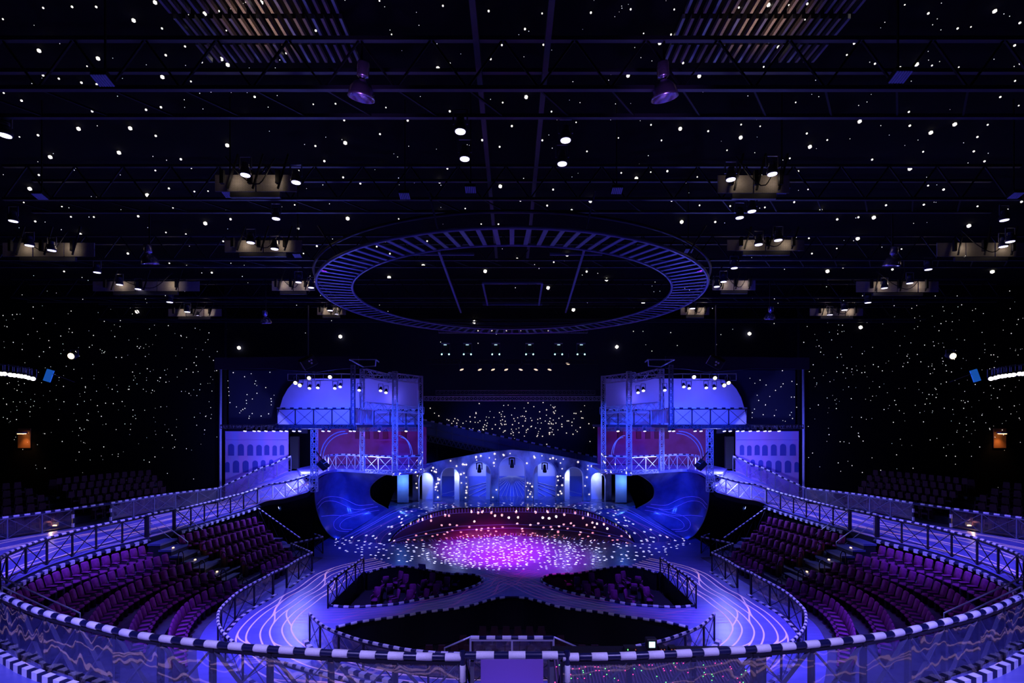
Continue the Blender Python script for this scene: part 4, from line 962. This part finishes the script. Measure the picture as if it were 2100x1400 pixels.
    for x in (503, 522, 532, 546, 562, 577, 588, 603, 615, 663, 675, 719, 727, 778, 833):
        dd = 31.6 if x < 735 else 34.9; p = S(P(x, 885, dd)); 
        lamp(p+V(0, 0, .16), p+V(0, -.35, -.8), .22, M_lens if x < 830 else M_lenswarm, 'small lamp with white lens in the row under the gallery lamp beam', 'lamps under the gallery', hang=.25)
    for x, dd, pw, tg in ((520, 32.6, 420, (-19.2, 37, 4.5)), (575, 32.6, 900, (-16.6, 34.6, 3.4)), (610, 32.6, 1500, (-14.6, 33.6, 3.6))):
        spot('gallery_wash', S(P(x, 889, dd)), S(V(*tg)), pw, (.14, .12, 1), 100, 1)
    spot('painted_wash', S(P(520, 886, 33.2)), S(P(525, 940, 37)), 260, (.16, .13, 1), 110, 1)
    point('ramp_glow', S(V(-14.6, 33.4, 5.6)), 1300, (.25, .27, 1), .3)
    for x, dd, c, pw in ((690, 37.4, (.2, .1, 1), 120), (800, 38.2, (.4, .08, .8), 60), (760, 38.0, (.25, .08, 1), 60)):
        point('gallery_glow', S(P(x, 890, dd)), pw, c, .2)
    for x, y, dd, pw in ((640, 790, 35.5, 130), (720, 800, 35.5, 100), (800, 815, 37.0, 30), (600, 840, 35.5, 130), (690, 850, 35.6, 150)):
        point('dome_glow', S(P(x, y, dd)), pw, (.05, .07, 1) if y > 830 else (.14, .12, .95), .3)
    # loudspeakers
    sp_ = P(632, 742, 31.0); root = empty('loudspeaker', S(sp_), 'black loudspeaker box hung tilted above the dazzling gallery lamps', 'loudspeaker', 'hung loudspeakers')
    Rz = Matrix.Translation(S(sp_)) @ Matrix.Rotation(R(25)*s, 4, 'Z') @ Matrix.Rotation(R(-32)*s, 4, 'Y') @ Matrix.Rotation(R(20), 4, 'X')
    place('cabinet', 'bbox', M_black, Rz @ Matrix.Diagonal((.95, .6, .62, 1)), root)
    for dx, dz in ((.05, .1), (.2, .1), (.12, -.08)): place('driver_ring', 'cyl', mat('driver_white', (.7, .7, .75), .5), Rz @ Matrix.Translation((dx, -.31, dz)) @ Matrix.Rotation(R(90), 4, 'X') @ Matrix.Diagonal((.12, .12, .03, 1)), root)
    place('cabinet_edge', 'box', M_alu, Rz @ Matrix.Translation((-.44, -.29, 0)) @ Matrix.Diagonal((.03, .03, .6, 1)), root)
    bar('hanger', S(sp_)+V(0, 0, .2), S(sp_)+V(0, 0, 3.6), .06, .06, M_steel, root)
    sp_ = P(663, 953, 30.9); root = empty('stage_monitor', S(sp_), 'small black monitor speaker clamped tilted to the ramp tower', 'loudspeaker', 'clamped monitors')
    Rz = Matrix.Translation(S(sp_)) @ Matrix.Rotation(R(45)*s, 4, 'Y') @ Matrix.Rotation(R(15), 4, 'X')
    place('cabinet', 'bbox', M_black, Rz @ Matrix.Diagonal((.62, .45, .4, 1)), root); place('top_face', 'box', M_white, Rz @ Matrix.Translation((.0, 0, .21)) @ Matrix.Diagonal((.02, .4, .02, 1)), root)
    bar('clamp', S(sp_)+V(0, .1, .2), S(P(648, 925, 31.1)), .05, .05, M_black, root)
    # side lamps, flood, panel, sconce
    x0 = -25.6
    root = empty('lamp_truss', S(V(-26.6, 25.0, 11.0)), 'curved truss with a row of white-lit lamps at the edge of the side wall', 'lamp truss', 'side lamp trusses')
    arc = [S(P(x, y, 25)) for x, y in ((-60, 742), (-20, 745), (0, 747), (20, 749), (45, 753), (64, 758))]
    tube('upper_pipe', arc, .04, M_alu, root); tube('lower_pipe', [p+V(0, 0, -.55) for p in arc[:4]], .03, M_steel, root)
    for k, (x, y) in enumerate(((4, 764), (11, 764), (23, 766), (31, 767), (40, 768), (46, 769), (54, 770), (60, 772), (69, 774))):
        p = S(P(x, y, 24.8)); lamp(p, p+V(.5*s, -.8, -.5), .24, mat('lamp_lens_white', (1, 1, 1), .4, emit=(1, .95, 1), strength=5), 'small white-lit lamp in the row on the curved side truss', 'side truss lamps', hang=.4)
    p = S(P(100, 770, 25)); root = empty('side_panel_light', p, 'flat blue-lit rectangular panel on a rod by the side lamp truss', 'panel', 'blue side panels')
    boxat('panel_face', p, (.3, .08, .62), M_cyanpanel, root, R(15)*s); root.rotation_euler = (0, R(20)*s, 0)
    bar('rod', p+V(.15*s, 0, .15), p+V(1.0*s, .4, .05), .025, .025, M_steel, root)
    p = S(P(152, 729, 30)); root = lamp(p, p+V(.1*s, -1, -.25), .42, mat('flood_lens', (1, 1, 1), .4, emit=(1, .8, .45) if s == 1 else (.75, 1, .35), strength=4), 'bright %s floodlight on the dark side wall' % ('amber' if s == 1 else 'greenish'), None, 'flood_lamp')
    p = S(P(50, 888, 36.9)); root = empty('wall_sconce', p, 'small boxy wall lamp throwing an orange pool down the dark wall', 'wall lamp', 'wall lamps')
    boxat('shade', p+V(0, -.2, .05), (.5, .35, .12), mat('sconce_blue', (.1, .1, .4), .5), root); boxat('diffuser', p+V(0, -.2, -.04), (.42, .28, .05), M_warmbulb, root)
    brown = boxat('lamp_backboard', S(P(50, 898, 37.1)), (.95, .05, 1.5), mat('wall_board_brown', (.35, .14, .05), .8)); tag(brown, 'small brown wall board below the boxy wall lamp', 'board', 'boards under the wall lamps')
    spot('sconce_light', p+V(0, -.25, -.12), p+V(0, .1, -1.5), 60, (1, .45, .15), 95, 1)
    # dark gear under the track by the quarter pipe
    p = S(P(577, 1040, 33.0)); root = lamp(p, p+V(.4*s, -1, .3), .4, M_lens, 'bright lamp on a stand in the dark recess below the ramp', 'recess lamps'); bar('stand', p+V(0, 0, -1.9), p, .05, .05, M_steel, root)
    spot('recess_light', p+V(0, -.3, 0), p+V(1.5*s, 1.5, -.2), 120, (.1, .2, 1), 120, 1)
    for k, (x, y, r0, lab) in enumerate(((541, 1090, .75, 'bulky gear under a dark blue cloth at the end of the rear seat rows'), (574, 1125, .6, 'rounded gear under a dark blue cloth behind the arena corner post'))):
        c = PZ(x, y, .9 if k == 0 else .5); rg = random.Random(k+40); rows_ = []
        for j in range(7):
            a = math.pi/2*j/6; zz = max(0, math.sin(a))**.8*(1.5 if k == 0 else 1.0); rr0 = r0*math.cos(a)**.6 if j < 6 else .05
            rows_.append([S(V(c.x+rr0*(1+.12*math.sin(5*q+j)+rg.uniform(-.04, .04))*math.cos(q), c.y+rr0*.7*(1+.1*math.sin(4*q))*math.sin(q), zz)) for q in [2*math.pi*i/20 for i in range(21)]])
            rows_[-1][-1] = rows_[-1][0]
        o = loft('draped_gear', rows_, mat('drape_navy', (.06, .065, .16), .8)); tag(o, lab, 'covered gear', 'draped gear %d' % k)
    # stair lamp behind the outer railing
    p = S(PZ(113, 1078, 2.85)); root = empty('step_lantern', p, 'small warm step lamp box behind the outer railing panels', 'lamp', 'outer step lamps')
    boxat('box', p+V(0, .1, .12), (.5, .3, .2), M_riser, root); boxat('glow', p+V(0, -.06, .04), (.3, .04, .06), M_warmbulb, root); point('lantern_light', p+V(0, -.25, .15), 10, (1, .6, .3), .05)
# flown frames above the galleries
for s in (1, -1):
    root = empty('flown_frame', mir(P(750, 745, 31), s), 'flat blue-edged frame of pipes flown above the corner mast', 'frame', 'flown frames')
    q = [mir(P(*a), s) for a in ((717, 737, 30), (771, 737, 30), (777, 742, 31), (745, 752, 33), (770, 750, 33))]
    for a, b in ((0, 1), (1, 2), (0, 3), (3, 4), (1, 4)): bar('pipe', q[a], q[b], .06, .06, M_alu, root)
# ================================================================== lighting pelmet above the portal
truss('truss', P(894, 804.5, 41), P(1220, 804.5, 41), .34, M_steel, 'upper of two dim blue lattice beams over the portal', 'truss')
truss('truss', P(870, 817, 40), P(1232, 817, 40), .34, M_alu, 'lower of two dim blue lattice beams over the star cloth', 'truss')
truss('truss', P(900, 678, 36), P(1205, 678, 36), .3, M_steel, 'dim lattice beam with tiny lamps under the far side of the ring', 'truss')
for k in range(6): p = P(980+k*29, 678, 35.9); o = place('rig_bulb', 'ball', M_starP, Matrix.Translation(p) @ Matrix.Diagonal((.14, .1, .1, 1))); tag(o, 'tiny rosy lamp on the beam under the ring', 'light', 'tiny beam lamps')
bw = truss('truss', P(880, 742, 38), P(1225, 742, 38), .3, M_black, 'black lattice beam from which the moving lamps hang', 'truss')
for k, x in enumerate((914, 959, 1017, 1086, 1145, 1191)):
    p = P(x, 716, 38); root = empty('moving_light', p+V(0, 0, .5), 'large black moving lamp with two cyan eyes over the portal', 'stage lamp', 'cyan-eyed moving lamps')
    boxat('top_plate', p+V(0, -.1, .42), (.65, .4, .05), M_alu, root); boxat('indicator', p+V(0, -.32, .3), (.22, .04, .06), mat('indicator_ice', (.7, 1, 1), .4, emit=(.6, .95, 1), strength=.8), root)
    for sx in (-1, 1): boxat('yoke_arm', p+V(sx*.31, 0, 0), (.05, .3, .8), M_lamp, root); place('eye', 'ball', M_lenscyan, Matrix.Translation(p+V(sx*.28, -.2, -.42)) @ Matrix.Diagonal((.13, .1, .13, 1)), root)
    boxat('body', p+V(0, .05, 0), (.5, .4, .7), M_black, root, shape='bbox')
for k, x in enumerate((945, 982, 1009, 1036, 1070, 1101, 1129, 1166)):
    sx = 1 if x < 1050 else -1; y = 756 if k != 7 else 744
    p = P(x, y, 38); root = empty('rig_profile', p+V(0, 0, .6), 'slim lamp glinting warm on the beam below the moving lamps', 'stage lamp', 'warm-glinting lamps')
    aim('barrel', 'can', p+V(0, 0, .25), p+V(sx*.3, -.2, -.6), .26, .6, M_lamp, root)
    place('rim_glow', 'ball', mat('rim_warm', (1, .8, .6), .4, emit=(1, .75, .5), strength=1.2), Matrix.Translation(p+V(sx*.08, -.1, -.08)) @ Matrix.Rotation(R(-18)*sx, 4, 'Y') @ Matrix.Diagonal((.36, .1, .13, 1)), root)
    bar('hook', p+V(0, 0, .4), p+V(0, 0, .75), .05, .05, M_steel, root)
# ================================================================== sound desk behind the foreground railing
dk = empty('sound_desk', V(3.0, 8.6, 3.0), 'long sound mixing desk dotted with red, green and amber lights', 'mixing desk')
x0, x1 = .68, 4.3; fz, bz, fy, by = 3.86, 4.12, 8.05, 9.3
pyd('top_panel', [V(x0, fy, fz)-dk.location, V(x1, fy, fz)-dk.location, V(x1, by, bz)-dk.location, V(x0, by, bz)-dk.location, V(x0, fy, 3)-dk.location, V(x1, fy, 3)-dk.location, V(x1, by, 3)-dk.location, V(x0, by, 3)-dk.location],
    [(0, 1, 2, 3), (4, 5, 1, 0), (5, 6, 2, 1), (6, 7, 3, 2), (7, 4, 0, 3)], mat('desk_dark', (.03, .028, .05), .45), dk)
rd = random.Random(9); L3 = {'red': [], 'green': [], 'amber': []}
for k in range(60):
    x = x0+.06+k*(x1-x0-.12)/59
    bar('channel_strip', V(x, fy+.05, fz+.016), V(x, by-.06, bz+.012), .022, .008, mat('strip_mauve', (.1, .05, .14), .5), dk)
    for t in [i/22 for i in range(22)]:
        c = V(x+.02, fy+.08+t*(by-fy-.2), fz+(bz-fz)*(.06+t*.86)+.03)
        q = rd.random()
        if t < .2 and q < .5: L3['amber' if q < .3 else 'red'].append((c, .016))
        elif t > .2 and q < .05: L3['red'].append((c, .012))
        elif q > .955: L3['green'].append((c, .012))
for nm, c in (('red', (1, .05, .25)), ('green', (.15, 1, .2)), ('amber', (1, .4, .08))):
    rel(dots(nm+'_indicator_lights', L3[nm], mat('led_'+nm, c, .4, emit=c, strength=3), dk, kind='stuff'), dk)
sh = empty('desk_shelf', V(3.2, 9.6, 3.0), 'black shelf behind the sound desk', 'shelf')
boxat('shelf_top', V(2.9, 9.55, 4.11), (4.2, .35, .05), M_black, sh); boxat('shelf_leg', V(1.0, 9.6, 3.3), (.06, .3, 1.6), M_black, sh); boxat('shelf_leg', V(4.9, 9.6, 3.3), (.06, .3, 1.6), M_black, sh)
mo = empty('monitor', V(2.72, 9.55, 4.14), 'small square monitor with a pale green screen on the desk shelf', 'monitor')
c = P(1335, 1318, 9.5); boxat('case', c, (.2, .14, .2), M_black, mo, shape='bbox'); boxat('screen', c+V(0, -.075, .0), (.115, .01, .11), M_screen, mo); boxat('foot', V(c.x, c.y, 4.17), (.12, .12, .06), M_black, mo)
for x, y, lab in ((1292, 1332, 'small black box with green and amber lamps on the desk shelf'), (1357, 1327, 'small black switch box beside the green monitor'), (1378, 1326, 'small black switch box at the end of the desk shelf')):
    c = P(x, y, 9.5); r_ = empty('switch_box', V(c.x, c.y, 4.14), lab, 'box'); boxat('case', V(c.x, c.y, 4.19), (.24 if x < 1300 else .13, .14, .09), M_black, r_)
    for dx in ((-.06, .09) if x < 1300 else (-.03, .03)): place('indicator', 'ball', MATS['led_green'] if dx < 0 and x < 1300 else mat('led_dim', (.5, .15, .1), .5, emit=(.5, .12, .05), strength=.5), Matrix.Translation(V(c.x+dx, c.y-.08, 4.2)) @ Matrix.Diagonal((.02, .02, .03, 1)), r_)
# music stand in the orchestra pit
p = PZ(866, 1172, 0); ms = empty('music_stand', V(p.x, p.y, -.95), 'blue-lit music stand rising from the orchestra pit edge', 'music stand')
bar('stem', V(p.x, p.y, -.95), V(p.x, p.y, .2), .03, .03, M_post, ms); boxat('desk', V(p.x, p.y, .3), (.45, .04, .36), mat('stand_blue', (.15, .15, .4), .5), ms, R(-20), R(20))
print('SEATS', nseats[0], 'OBJ', len(bpy.data.objects), 'TRI', sum(len(o.data.polygons) for o in bpy.data.objects if o.type == 'MESH'))
